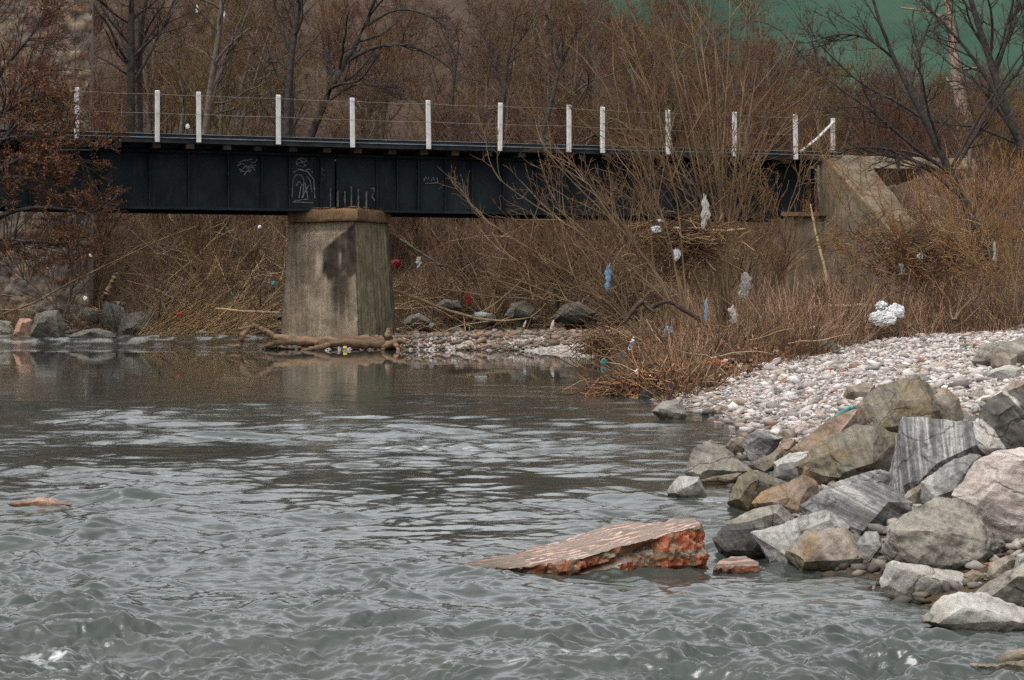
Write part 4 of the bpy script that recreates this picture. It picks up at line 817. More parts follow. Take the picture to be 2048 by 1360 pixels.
def rock(label, outline, m, d=None, yb=None, thick=.75, front=None, name='boulder', cat='rock', group=None, seed=None, rough=.03, smooth=0, dpush=0.0, chop=3, grow_=1.12):
    ol = np.array(outline, float); c = ol.mean(0); ol = c + (ol - c) * grow_; seed = int(abs(c[0] * 3 + c[1] * 7)) if seed is None else seed
    r = np.random.default_rng(seed); wpx = np.ptp(ol[:, 0]); hpx = np.ptp(ol[:, 1]); ybot = ol[:, 1].max()
    if d is None: d = ground_hit(c[0], ybot if yb is None else yb)
    d += dpush
    tk = thick * min(wpx, 1.6 * hpx) * d / F; pts = []
    dj = d + tk * .25
    for (x, y) in ol: pts.append(P(x, y, dj + r.uniform(-.1, .1) * tk))
    if front is None:
        nf = max(4, len(ol) - 2); sel = ol[r.permutation(len(ol))[:nf]]
        for (x, y) in sel:
            q = c + (np.array((x, y)) - c) * r.uniform(.45, .75); q[1] += hpx * r.uniform(.0, .14); pts.append(P(*q, dj - tk * r.uniform(.3, .5)))
    else:
        for f_ in front: pts.append(P(f_[0], f_[1], dj - tk * f_[2]))
    for (x, y) in ol:
        q = c + (np.array((x, y)) - c) * r.uniform(.55, .8); pts.append(P(*q, dj + tk * r.uniform(.4, .65)))
    lowz = min(p.z for p in pts)
    cen = P(c[0], c[1], dj)
    for _ in range(5): pts.append(Vector((cen.x + r.uniform(-.3, .3) * wpx * d / F, cen.y + r.uniform(-.25, .35) * tk, lowz - r.uniform(.08, .2) * hpx * d / F - .03)))
    org = Vector((cen.x, cen.y, lowz))
    bm = bmesh.new()
    for p in pts: bm.verts.new(p - org)
    bmesh.ops.convex_hull(bm, input=bm.verts[:])
    for v_ in [v_ for v_ in bm.verts if not v_.link_faces]: bm.verts.remove(v_)
    for _ in range(chop):
        nrm = Vector(r.normal(0, 1, 3)); nrm.y = -abs(nrm.y); nrm.normalize()
        sup = max(v_.co.dot(nrm) for v_ in bm.verts); mid_ = sum((v_.co for v_ in bm.verts), Vector()) / len(bm.verts)
        dd_ = mid_.dot(nrm) + (sup - mid_.dot(nrm)) * r.uniform(.82, .95)
        bmesh.ops.bisect_plane(bm, geom=bm.verts[:] + bm.edges[:] + bm.faces[:], plane_co=nrm * dd_, plane_no=nrm, clear_outer=True)
        bmesh.ops.holes_fill(bm, edges=[e for e in bm.edges if e.is_boundary], sides=0)
    bmesh.ops.dissolve_limit(bm, angle_limit=R(14), verts=bm.verts[:], edges=bm.edges[:])
    bmesh.ops.triangulate(bm, faces=bm.faces[:])
    S = max(wpx, hpx) * d / F; px1 = wpx * .5
    tgt = S / np.clip(px1 / 2.6, 10, 44)
    for it in range(7):
        es = [e for e in bm.edges if e.calc_length() > tgt]
        if not es: break
        bmesh.ops.subdivide_edges(bm, edges=es, cuts=1); bmesh.ops.triangulate(bm, faces=[f_ for f_ in bm.faces if len(f_.verts) > 3])
    for _ in range(smooth): bmesh.ops.smooth_vert(bm, verts=bm.verts[:], factor=.5, use_axis_x=True, use_axis_y=True, use_axis_z=True)
    bm.normal_update(); o3 = Vector((seed * .37 % 50, seed * .11 % 50, 3.3))
    for v_ in bm.verts:
        q = v_.co / S; n_ = mnoise.noise(q * 3 + o3) + .5 * mnoise.noise(q * 7 + o3) + .45 * mnoise.noise(q * 17 + o3) + .2 * mnoise.noise(q * 37 + o3)
        ly = mnoise.noise(Vector((q.x * 1.5, q.y * 1.5, q.z * 12 + q.x * 4)) + o3)
        v_.co += v_.normal * S * rough * (n_ * .8 + .35 * ly)
    me = bpy.data.meshes.new(name); bm.to_mesh(me); bm.free()
    for p_ in me.polygons: p_.use_smooth = True
    me.set_sharp_from_angle(angle=R(24))
    o = obj(name, me, M[m] if isinstance(m, str) else m, loc=org)
    return tag(o, label, cat, group)
def K1(pts): return [(1298 + x / 2.428, 720 + y / 2.428) for x, y in pts]        # measured on an enlargement
def K1f(pts): return [(1298 + x / 2.428, 720 + y / 2.428, z) for x, y, z in pts]
def K6(pts): return [(1348 + x / 2.924, 400 + y / 2.924) for x, y in pts]
def k1(label, pts, m, **kw):
    if 'front' in kw: kw['front'] = K1f(kw['front'])
    if 'yb' in kw: kw['yb'] = 720 + kw['yb'] / 2.428
    return rock(label, K1(pts), m, **kw)
k1('small grey rock at the water edge below the grey plank', [(20, 250), (70, 205), (150, 195), (180, 265), (100, 285)], 'grey')
k1('elongated tan cobble on the gravel behind the dark peaked boulder', [(955, 175), (965, 140), (1040, 112), (1090, 125), (1085, 155), (1000, 190)], 'tan')
k1('dark peaked boulder at the top of the rock pile against the gravel', [(1020, 225), (1130, 130), (1200, 105), (1290, 85), (1385, 150), (1400, 290), (1250, 345), (1060, 335)], 'olive', front=[(1080, 205, .35), (1230, 196, .4), (1375, 188, .3), (1100, 330, .5), (1370, 300, .4)], yb=400)
k1('rounded tan boulder beside the dark peaked boulder', [(1375, 250), (1390, 170), (1440, 140), (1500, 190), (1520, 270), (1440, 305)], 'tan', yb=390)
k1('long ochre edged slab sloping left down to the gravel', [(690, 445), (800, 350), (900, 280), (1010, 240), (1055, 290), (960, 390), (800, 490)], 'ochre', yb=520)
k1('large olive striped boulder in the middle of the pile', [(740, 510), (850, 400), (1000, 328), (1100, 335), (1210, 380), (1185, 490), (1060, 555), (910, 592), (760, 560)], 'olive', front=[(880, 450, .35), (1090, 360, .3), (905, 560, .5), (1080, 500, .5)], yb=600)
k1('ochre yellow rock tucked under the striped boulder', [(742, 560), (745, 495), (860, 482), (905, 520), (910, 580), (800, 600)], 'ochre', yb=625)
k1('dark upright banded boulder with pale curved stripes on top', [(1165, 640), (1205, 390), (1245, 290), (1400, 308), (1560, 318), (1595, 400), (1420, 505), (1235, 675)], 'gneiss_up', front=[(1212, 372, .15), (1400, 500, .5), (1240, 655, .5), (1300, 420, .35)], yb=660)
k1('black boulder with white veins at the right edge', [(1555, 340), (1640, 230), (1700, 170), (1775, 148), (1860, 140), (1950, 200), (1950, 430), (1660, 475), (1590, 455)], 'gneiss_dark', yb=520)
k1('pale grey slab with fine upright stripes', [(1338, 590), (1440, 512), (1550, 460), (1622, 480), (1600, 570), (1480, 655), (1340, 685)], 'bluegrey', yb=720)
k1('narrow cream rock wedged beside the pale striped slab', [(1225, 690), (1260, 640), (1350, 585), (1345, 640), (1270, 690)], 'tan', yb=715)
k1('large pinkish white boulder at the right edge', [(1495, 655), (1600, 510), (1700, 450), (1821, 420), (2010, 425), (2060, 860), (1821, 845), (1700, 812), (1630, 745)], 'pink', yb=890)
k1('brownish grey boulder leftmost in the row at the water', [(185, 550), (222, 440), (300, 400), (350, 420), (485, 535), (400, 575), (260, 582)], 'grey', yb=590)
k1('small cream rock behind the brownish grey boulder', [(372, 430), (400, 385), (450, 373), (475, 420), (430, 455)], 'tan')
k1('grey rock with a dark face above the water', [(465, 420), (485, 375), (525, 345), (640, 380), (610, 440), (510, 478)], 'gneiss')
k1('flat tan cobble perched above the grey rock', [(630, 360), (645, 338), (700, 335), (712, 365), (670, 388)], 'tan')
k1('pale pinkish cobble at the foot of the gravel', [(703, 350), (730, 312), (780, 312), (788, 340), (740, 368)], 'pink')
k1('tan pointed stone between cream slab and dark rock', [(590, 470), (640, 410), (705, 388), (708, 420), (650, 480)], 'ochre')
k1('brown rock low between the grey boulder and cream slab', [(480, 510), (560, 470), (640, 440), (650, 490), (560, 545), (500, 540)], 'olive')
k1('cream coloured slab lying under the long ochre slab', [(602, 505), (700, 445), (850, 418), (760, 500), (625, 538)], 'white', yb=560)
k1('dark rock in the hollow under the cream slab', [(578, 570), (640, 510), (735, 495), (745, 570), (660, 615)], 'dark')
k1('olive brown boulder standing in the water', [(390, 695), (440, 570), (500, 535), (590, 565), (672, 608), (610, 690), (470, 722)], 'olive')
k1('wedge shaped brown rock with an ochre top', [(512, 695), (560, 640), (740, 568), (800, 600), (818, 685), (730, 742), (600, 718)], 'ochre', front=[(600, 690, .4), (750, 640, .3), (720, 730, .4)])
k1('wet grey triangular rock out in the water', [(85, 645), (150, 570), (240, 572), (276, 658), (200, 670)], 'bluegrey', yb=668)
k1('long low tan rock at the water beside the olive boulder', [(250, 585), (320, 565), (440, 550), (430, 585), (330, 602)], 'tan')
k1('banded grey slab lying behind the cracked slab', [(868, 640), (890, 600), (1130, 528), (1180, 570), (1170, 640), (950, 665)], 'gneiss', yb=720)
k1('large cracked grey slab with slanting layers', [(735, 730), (870, 625), (1120, 610), (1245, 700), (1090, 835), (980, 848), (760, 780)], 'gneiss', front=[(890, 760, .35), (990, 700, .3), (1040, 830, .5), (1160, 690, .35)], yb=860)
k1('pale blue grey wedge rock in front of the cracked slab', [(518, 840), (700, 790), (860, 728), (965, 830), (720, 985), (600, 978)], 'bluegrey', front=[(700, 830, .3), (880, 800, .4), (680, 960, .4)])
k1('brown faced boulder in front of the blue grey wedge', [(675, 945), (770, 840), (945, 830), (1085, 945), (1062, 1012), (715, 1006)], 'tan', front=[(770, 860, .3), (940, 850, .3), (1060, 960, .45), (730, 985, .5)])
k1('angular dark grey block beside the brick slab', [(330, 870), (380, 805), (540, 780), (592, 850), (590, 940), (480, 948), (350, 928)], 'dark', front=[(370, 830, .4), (560, 810, .4), (540, 930, .5), (380, 920, .5)])
k1('pale grey rock on top behind the angular dark block', [(400, 795), (520, 728), (640, 708), (690, 748), (705, 795), (560, 812)], 'grey', yb=860)
k1('round pale pebble like stone between the big boulders', [(1012, 880), (1050, 838), (1105, 838), (1140, 900), (1125, 955), (1060, 930)], 'bluegrey', yb=985)
k1('huge grey boulder with dark underside at the water', [(1145, 930), (1180, 830), (1300, 722), (1400, 685), (1500, 700), (1610, 790), (1705, 890), (1640, 992), (1450, 1022), (1250, 990)], 'grey', front=[(1205, 832, .3), (1420, 830, .5), (1690, 890, .3), (1300, 990, .4), (1560, 1000, .4)], rough=.045)
k1('dark rounded stone behind the white marbled boulder', [(1215, 1000), (1270, 960), (1350, 942), (1420, 970), (1465, 1025), (1300, 1030)], 'dark', yb=1060)
k1('white marbled boulder at the water edge', [(1128, 1060), (1165, 1000), (1200, 985), (1300, 985), (1480, 1022), (1582, 1082), (1572, 1128), (1200, 1138)], 'white', front=[(1190, 1010, .35), (1380, 1060, .45), (1560, 1100, .3), (1220, 1125, .4)])
k1('large plain grey boulder at the right edge near the water', [(1585, 1140), (1700, 1060), (1821, 1003), (1980, 990), (2050, 1210), (1790, 1205)], 'grey')
k1('small tan block in front of the broken red brickwork', [(1648, 1050), (1660, 985), (1740, 955), (1795, 970), (1785, 1050), (1690, 1075)], 'tan')
k1('small brown stone between the tan block and dark stone', [(1530, 1050), (1570, 1020), (1640, 1045), (1640, 1080), (1560, 1078)], 'tan')
k1('flat cream rock awash in the river at lower right', [(1330, 1278), (1430, 1222), (1445, 1165), (1520, 1147), (1640, 1155), (1735, 1192), (1795, 1245), (1940, 1268), (1940, 1312), (1700, 1302)], 'white', rough=.03, thick=.9)
k1('small dark stone at the water beside the brown faced boulder', [(1068, 1000), (1090, 965), (1150, 975), (1165, 1010), (1100, 1020)], 'olive')
k1('dark stone at the right edge above the plain grey boulder', [(1780, 1010), (1790, 950), (1850, 930), (1900, 1000), (1830, 1020)], 'bluegrey', yb=1100)
rock('long grey rock on the gravel at the right edge', K6([(1758, 935), (1800, 850), (1900, 825), (2047, 803), (2150, 880), (1900, 955)]), 'grey', yb=735)
rock('squarish tan rock on the gravel under the long grey rock', K6([(1858, 970), (1865, 905), (1930, 893), (2000, 910), (1990, 980), (1900, 990)]), 'tan', yb=742)
rock('whitish rounded rock on the gravel near the right edge', K6([(1838, 1030), (1860, 990), (1960, 965), (2022, 985), (2015, 1045)]), 'white')
rock('tan slab behind the black white veined boulder', K6([(1880, 1180), (1940, 1100), (2047, 1050), (2150, 1060), (2140, 1200)]), 'tan', yb=815)
rock('grey rock half in brush at the top of the gravel', K6([(780, 885), (830, 830), (900, 812), (950, 850), (945, 890)]), 'olive')
rock('small cream cube of stone on the upper gravel', K6([(1022, 985), (1028, 955), (1060, 945), (1085, 970), (1060, 993)]), 'tan')
rock('low reddish brown rock breaking the surface near the left edge', [(14, 1009), (38, 1003), (72, 997), (108, 999), (142, 1009), (80, 1011)], 'redbrown', thick=1.2, name='river_rock')
rock('tan stone in the river at the lower right corner', [(1990, 1322), (2020, 1302), (2080, 1298), (2090, 1330), (2020, 1334)], 'tan', name='river_rock')
rock('flat submerged tan rock at the bottom right', [(1860, 1338), (1920, 1324), (2050, 1322), (2090, 1340), (1950, 1344)], 'tan', name='river_rock', thick=1.0)
# small stones between the boulders
r = np.random.default_rng(41)
for i in range(26):
    d = r.uniform(10.5, 22); X = Xs(d) + r.uniform(.1, d * .25 + .3 - Xs(d)); x = X / d * F + 1024; z = hgt(X, d); y = HY + (CH - z) * F / d; s = r.uniform(14, 34)
    an = np.sort(r.uniform(0, 6.28, 7)); rock('small loose stone filling a gap between the boulders', [(x + s * math.cos(a_) * r.uniform(.8, 1.2), y - s * .35 + s * .55 * math.sin(a_)) for a_ in an], ['tan', 'grey', 'olive', 'bluegrey'][i % 4], name='stone', group='small stones between the boulders', d=d)
# rocks along the far bank
G_L = 'rocks along the far bank left of the pier'
for lb, ol, m in [('broad dark boulder on the left bank below the bent canes', [(238, 668), (250, 630), (300, 622), (315, 640), (305, 668)], 'farrock'), ('flat grey slab lying in the shallows of the left bank', [(140, 673), (170, 660), (200, 657), (232, 668), (225, 676)], 'farrock'),
                  ('slanting grey slab above the broad dark boulder', [(205, 632), (212, 605), (245, 615), (262, 640), (240, 660)], 'dark'), ('large brown rock at the left bank beside a dark gap', [(62, 672), (75, 630), (115, 622), (130, 650), (125, 675)], 'farrock'),
                  ('reddish rock at the waterline near the left edge', [(28, 668), (40, 638), (62, 640), (68, 672)], 'redbrown'), ('pale stone at the far left edge of the bank', [(-12, 664), (0, 640), (22, 645), (28, 668)], 'grey'), ('low dark rock right of the broad dark boulder', [(320, 668), (332, 645), (352, 650), (362, 668)], 'dark'),
                  ('tan block fallen below the stone wall', [(52, 580), (58, 560), (82, 560), (88, 578), (70, 586)], 'tan'), ('small tan block beside the fallen block', [(98, 582), (104, 566), (124, 562), (128, 580)], 'tan'), ('grey rock behind the slanting slab', [(150, 640), (165, 615), (195, 618), (205, 645)], 'farrock')]:
    rock(lb, ol, m, d=ground_hit(ol[0][0], max(p[1] for p in ol)), name='bank_rock', group=G_L)
for lb, ol, m in [('low rounded rock right of the pier behind the shingle', [(798, 650), (812, 630), (840, 624), (868, 640), (872, 655)], 'farrock'), ('brown rock behind the fallen pole', [(1002, 635), (1020, 605), (1050, 597), (1075, 620), (1070, 640)], 'farrock'), ('long pale brown rock beneath the willow shoots', [(1090, 640), (1120, 605), (1160, 600), (1200, 625), (1190, 645)], 'farrock'),
                  ('grey flat rock under the red rag', [(860, 615), (885, 596), (920, 600), (930, 618)], 'farrock'), ('dark rock left of the pale brown rock', [(940, 640), (960, 625), (990, 625), (1000, 645)], 'farrock')]:
    rock(lb, ol, m, d=75.5, name='bank_rock', grow_=.85)

r = np.random.default_rng(56); Y = r.uniform(8.5, 21.5, 9000); X = Xs(Y) + r.uniform(-.25, 3.4, len(Y))
pebbles('rubble_fill', X, Y, np.clip(np.exp(r.normal(math.log(.02), .6, len(X))), .01, .06), [(.15, .14, .125), (.1, .09, .08), (.2, .18, .155), (.12, .1, .075), (.26, .23, .2), (.17, .07, .04)], [4, 4, 3, 3, 1.5, .5], 12, 'small stones and rubble filling the gaps of the boulder pile', 'rubble')
r = np.random.default_rng(55); Y = r.uniform(70, 77, 2600); X = r.uniform(-20, 9, len(Y)); hh = height(X, Y); ok = (hh > .12) & (hh < 1.3); X, Y = X[ok], Y[ok]
pebbles('bank_rubble', X, Y, np.clip(np.exp(r.normal(math.log(.09), .5, len(X))), .04, .3), [(.10, .09, .08), (.06, .052, .046), (.14, .12, .1), (.2, .18, .16), (.12, .08, .055)], [4, 4, 3, 1, 1], 8, 'dark stones and rubble scattered along the far water edge', 'rubble')
# ------------------------------------------------------------------ broken brickwork
k = Nodes('broken_brickwork'); tc = k.n('TexCoord'); ge = k.n('NewGeometry')
mp = k.n('Mapping', {'Vector': tc.outputs['Object'], 'Rotation': (0, 0, R(-13))}).outputs[0]
bt = k.n('TexBrick', {'Vector': mp, 'Color1': (.36, .23, .18, 1), 'Color2': (.43, .31, .27, 1), 'Mortar': (.13, .105, .085, 1), 'Scale': 1.0, 'Mortar Size': .03, 'Mortar Smooth': .5, 'Bias': 0.0, 'Brick Width': .62, 'Row Height': .085})
nz = k.noise(mp, 5.0, 6, .6); sx = k.n('SeparateXYZ', {0: mp}); v2 = k.n('CombineXYZ', {0: sx.outputs[0], 1: sx.outputs[2], 2: sx.outputs[1]}).outputs[0]
topc = k.mix(k.ramp(nz, [(.42, (0, 0, 0)), (.56, (.92,) * 3)]), bt.outputs['Color'], (.17, .135, .11, 1))
bt2 = k.n('TexBrick', {'Vector': k.n('VectorMath', {0: v2, 1: k.n('VectorMath', {0: k.n('TexNoise', {'Vector': mp, 'Scale': 6.0}).outputs[1], 1: (.07, .07, .07)}, operation='MULTIPLY').outputs[0]}, operation='ADD').outputs[0], 'Color1': (.22, .062, .028, 1), 'Color2': (.29, .095, .046, 1), 'Mortar': (.12, .09, .06, 1), 'Scale': 1.0, 'Mortar Size': .02, 'Mortar Smooth': .6, 'Brick Width': .24, 'Row Height': .13})
nz2 = k.noise(mp, 4.5, 7, .6); sidec = k.mix(k.ramp(k.math('SUBTRACT', nz2, k.math('MULTIPLY', sx.outputs[0], .14)), [(.47, (0, 0, 0)), (.6, (.95,) * 3)]), bt2.outputs['Color'], k.ramp(nz, [(.35, (.05, .032, .02)), (.6, (.11, .078, .05))]))
nzs = k.n('SeparateXYZ', {0: ge.outputs['True Normal']}).outputs[2]
pz = k.n('SeparateXYZ', {0: ge.outputs['Position']}).outputs[2]
c = k.mix(k.ramp(nzs, [(.55, (0, 0, 0)), (.8, (1,) * 3)]), sidec, topc)
wet = k.ramp(k.math('ADD', pz, k.math('MULTIPLY', nz, .06)), [(.03, (.28, .24, .2)), (.11, (1, 1, 1))]); k.col(k.mix(1., c, wet, 'MULTIPLY')); k.rough(.85)
k.bump(k.math('ADD', k.math('MULTIPLY', bt.outputs['Fac'], -.6), nz2), .7, .02); M['brickwork'] = k.m
def chunk(label, tp, down, loc, name='brickwork_slab', amp=.018, tgt=.02):
    bm = bmesh.new(); loc = Vector(loc)
    tv = [bm.verts.new(Vector(p) - loc) for p in tp]; bv = [bm.verts.new(Vector((p[0] + q[0], p[1] + q[1], q[2])) - loc) for p, q in zip(tp, down)]
    bm.faces.new(tv); bm.faces.new(bv[::-1]); n_ = len(tv)
    for i in range(n_): bm.faces.new((tv[i], bv[i], bv[(i + 1) % n_], tv[(i + 1) % n_]))
    bmesh.ops.recalc_face_normals(bm, faces=bm.faces[:]); bmesh.ops.triangulate(bm, faces=bm.faces[:])
    for _ in range(8):
        es = [e for e in bm.edges if e.calc_length() > tgt]
        if not es: break
        bmesh.ops.subdivide_edges(bm, edges=es, cuts=1); bmesh.ops.triangulate(bm, faces=[f_ for f_ in bm.faces if len(f_.verts) > 3])
    bm.normal_update()
    for v_ in bm.verts:
        up_ = max(0, v_.normal.z); q = v_.co
        side_ = 1 - .8 * up_; 
        v_.co += v_.normal * amp * side_ * 3.0 * (mnoise.noise(q * 5) + .45 * mnoise.noise(q * 13) + .45 * mnoise.noise(q * 34) + .25 * mnoise.noise(q * 70) - .9 * max(0, .12 - abs(mnoise.noise(Vector((q.x * 2.3, q.y * 2, q.z * 8)) + Vector((3, 1, 7))))) / .12)
    me = bpy.data.meshes.new(name); bm.to_mesh(me); bm.free()
    for p_ in me.polygons: p_.use_smooth = False
    return tag(obj(name, me, M['brickwork'], loc=loc), label, 'brickwork')
tp = [(-.3, 11.38, .025), (.02, 11.14, .045), (.33, 11.17, .085), (.62, 11.28, .15), (.86, 11.36, .2), (1.055, 11.44, .245), (1.035, 11.68, .25), (.676, 12.2, .175), (.25, 12.0, .085)]
dn = [(-.1, 0, -.3), (0, -.02, -.35), (.02, -.03, -.35), (.05, -.05, -.35), (.08, -.06, -.35), (.08, -.05, -.35), (.1, .05, -.35), (.05, .05, -.35), (0, .05, -.35)]
chunk('large tilted slab of broken red brickwork lying in the river', tp, dn, (.4, 11.5, 0))
def chunk_px(label, ol, d, th, rise=.1):
    t_ = [P(x, y, d + q) for x, y, q in ol]; lo = min(p.z for p in t_)
    chunk(label, [tuple(p) for p in t_], [(0, 0, lo - th)] * len(t_), tuple(t_[0]), 'brick_rubble', .012, .03)
K = lambda x, y, q=0: (1298 + x / 2.428, 720 + y / 2.428, q)
chunk_px('broken red brickwork between the boulders at the right edge', [K(1625, 950, 0), K(1760, 855, .12), K(1850, 850, .2), K(1850, 900, .12), K(1720, 960, 0)], 11.25, .15)
chunk_px('scattered red brick pieces at the water beside the dark block', [K(310, 1000, -.06), K(400, 955, .1), K(470, 950, .12), K(540, 975, 0), K(530, 1000, -.08)], 11.3, .1)
chunk_px('small red brick piece below the round pale stone', [K(1105, 970, 0), K(1120, 950, .06), K(1160, 948, .06), K(1165, 972, 0)], 11.6, .06)
chunk_px('orange brick fragment lying on the wrack at the right bank', [(1440, 728, 0), (1448, 717, .1), (1474, 716, .1), (1476, 727, 0)], 37, .1)

# ------------------------------------------------------------------ driftwood
M['drift'] = simple('wet_driftwood', (0.0560, 0.0351, 0.0213), (0.1920, 0.1248, 0.0760), 5, .8, .7, .02, sc3=(.35, .35, 1.5))
M['drift_pale'] = simple('pale_driftwood', (.25, .17, .09), (.42, .31, .18), 5, .8, .4, .01)
M['drift_dark'] = simple('dark_driftwood', (.02, .014, .01), (.055, .037, .026), 5, .8, .4, .01)
def limb(mb, pts, rad, sides=10, seed=0):
    pts = np.array([tuple(p) for p in pts]); n_ = len(pts) * 6; tt = np.linspace(0, len(pts) - 1, n_); q = np.stack([np.interp(tt, np.arange(len(pts)), pts[:, i]) for i in range(3)], 1)
    for _ in range(2): q[1:-1] = .25 * q[:-2] + .5 * q[1:-1] + .25 * q[2:]
    rr = np.interp(tt, np.linspace(0, len(pts) - 1, len(rad)), rad); r = np.random.default_rng(seed)
    q = q + (r.normal(0, .1, q.shape) * rr[:, None]); rr = rr * (1 + .12 * r.normal(0, 1, n_)); rr[0] *= .5; rr[-1] *= .5
    mb.tubes(q[None], rr[None], sides, cap=True)
def wood(name, label, cat, pieces, m):
    l0 = P(*pieces[0][1][0]); root = thing(name, label, cat, l0)
    for i, (pn, ps, rd) in enumerate(pieces):
        mb = MB(); limb(mb, [P(*p) - l0 for p in ps], rd, seed=i + len(label)); mb.build(pn, m, root)
    return root
wood('driftwood_log', 'large forked driftwood log stranded against the foot of the pier', 'driftwood', [
    ('trunk', [(800, 690, 61.6), (740, 684, 61.4), (660, 686, 61.2), (590, 682, 61.2), (545, 672, 61.2)], (.15, .19, .17, .15, .1)),
    ('branch', [(640, 686, 61.1), (600, 684, 61), (560, 684, 61), (530, 692, 61)], (.1, .11, .09, .05)), ('branch', [(548, 673, 61.2), (530, 662, 61.2), (512, 652, 61.2), (495, 655, 61.2), (472, 660, 61.2)], (.1, .09, .08, .06, .03)),
    ('branch', [(500, 656, 61.2), (487, 666, 61.1), (482, 680, 61.1), (478, 697, 61.1)], (.07, .09, .09, .06)), ('branch', [(484, 690, 61.1), (466, 693, 61), (448, 690, 61)], (.05, .04, .02)),
    ('branch', [(660, 690, 60.9), (620, 699, 60.8), (600, 702, 60.7)], (.09, .07, .03)), ('root', [(780, 690, 61.5), (775, 672, 61.4), (778, 656, 61.4)], (.15, .12, .06)), ('root', [(785, 685, 61.4), (768, 694, 61.1), (764, 703, 61)], (.12, .08, .05)), ('root', [(790, 685, 61.4), (805, 680, 61.3), (815, 688, 61.2)], (.1, .07, .03)), ('root', [(785, 682, 61.4), (795, 694, 61.2), (797, 703, 61.1)], (.11, .07, .04))], M['drift'])
wood('fallen_branch', 'long yellowish fallen branch curving down from the pier over the shingle', 'branch', [('stem', [(785, 580, 68), (830, 595, 68), (900, 622, 67.5), (960, 638, 67), (1010, 642, 67), (1060, 635, 67.5)], (.05, .055, .05, .045, .03, .015)), ('side_branch', [(1060, 635, 67.5), (1080, 620, 67.5), (1092, 606, 67.6)], (.02, .015, .01)), ('side_branch', [(940, 634, 67), (985, 612, 67.4), (1050, 556, 68)], (.02, .02, .012))], M['drift_pale'])
wood('fallen_branch', 'grey broken pole slanting down right of the pier', 'branch', [('stem', [(800, 478, 71), (840, 505, 71), (884, 533, 71)], (.035, .045, .04))], M['bark_grey'])
wood('fallen_branch', 'long thin branch leaning up from the left edge over the far bank', 'branch', [('stem', [(0, 630, 69), (70, 605, 69), (150, 560, 69), (235, 520, 69.3), (330, 475, 70), (400, 450, 70.5)], (.03, .03, .026, .02, .014, .009)), ('side_branch', [(245, 514, 69.3), (280, 490, 69.5), (330, 478, 70)], (.012, .01, .007))], M['drift'])
wood('fallen_branch', 'short thick stub leaning right in the bank below the stone wall', 'branch', [('stem', [(206, 600, 71), (222, 570, 71), (235, 545, 71)], (.1, .1, .06))], M['drift'])
wood('fallen_branch', 'pale horizontal branch ending at the left side of the pier', 'branch', [('stem', [(430, 616, 69), (480, 622, 68.5), (530, 624, 68), (563, 626, 67.5)], (.03, .04, .045, .04))], M['drift_pale'])
wood('driftwood_snag', 'black crooked snag with an arched branch in front of the willows', 'driftwood', [('trunk', [(1250, 645, 44), (1270, 615, 44), (1285, 604, 44), (1300, 618, 44), (1320, 606, 44), (1340, 603, 44)], (.04, .05, .05, .06, .05, .03)), ('branch', [(1340, 603, 44), (1365, 618, 44), (1400, 640, 44), (1440, 670, 44)], (.045, .05, .045, .04)), ('branch', [(1290, 610, 44), (1310, 625, 43.8)], (.04, .03))], M['drift_dark'])
wood('leaning_stick', 'bare pale stick standing in front of the abutment', 'stick', [('stem', [(1621, 408, 56), (1632, 470, 56), (1648, 530, 56), (1660, 590, 56), (1664, 625, 56)], (.02, .032, .035, .035, .03))], M['drift_pale'])
wood('lodged_branch', 'pale branch lodged level in the willow fork', 'branch', [('stem', [(1340, 456, 46), (1400, 460, 46), (1450, 462, 46), (1490, 458, 46)], (.035, .04, .035, .025))], M['drift_pale'])
wood('timber_pole', 'pale straight pole lying in the dry grass below the abutment', 'pole', [('stem', [(1605, 618, 52), (1660, 613, 52), (1740, 610, 52)], (.05, .05, .045))], M['drift_pale'])
wood('fence_post', 'leaning dark stake in front of the pale parapet', 'post', [('stem', [(1800, 345, 68), (1792, 313, 68)], (.07, .06))], M['bark_dark'])
wood('fence_post', 'weathered stump post at the right end of the parapet', 'post', [('stem', [(1940, 372, 68), (1938, 330, 68), (1941, 290, 68)], (.09, .09, .05))], M['bark_grey'])

# flood debris caught in the bushes
def clump(label, x, y, d, rx, rz, n, seed, pal):
    r = np.random.default_rng(seed); loc = P(x, y, d); st = r.normal(0, 1, (n, 3)) * np.array([rx, rx * .6, rz]) * .5
    pts, _ = sweep(r, st, np.stack([r.normal(0, 1, n), r.normal(0, .6, n), r.normal(0, .35, n)], 1), r.uniform(.15, .7, n), 4, .25, -.2)
    mb = MB(); mb.tubes(pts, r.uniform(.006, .014, n)[:, None] * np.ones(4)[None], 3, np.array(pal)[r.integers(0, len(pal), n)])
    return tag(mb.build('debris_clump', M['stalk'], loc=loc), label, 'debris')
BR = [(.10, .055, .03), (.16, .09, .045), (.065, .04, .025), (.22, .145, .08)]
clump('brown flood debris caught in the willow fork', 1370, 482, 46, 1.0, .6, 900, 1, BR)
clump('rust brown flood debris caught under the leaning dark tree', 1840, 505, 54, 2.0, .9, 1600, 2, BR)
clump('brown leaf and stick debris at the foot of the willows', 1400, 700, 42, 1.2, .35, 900, 3, BR)
clump('heap of dead leaves and roots at the tip of the bank', 1310, 782, 32, .8, .22, 900, 4, BR + [(.3, .13, .06)])
clump('dark debris hanging over the edge of the shingle', 1210, 690, 52, .7, .35, 500, 5, BR)

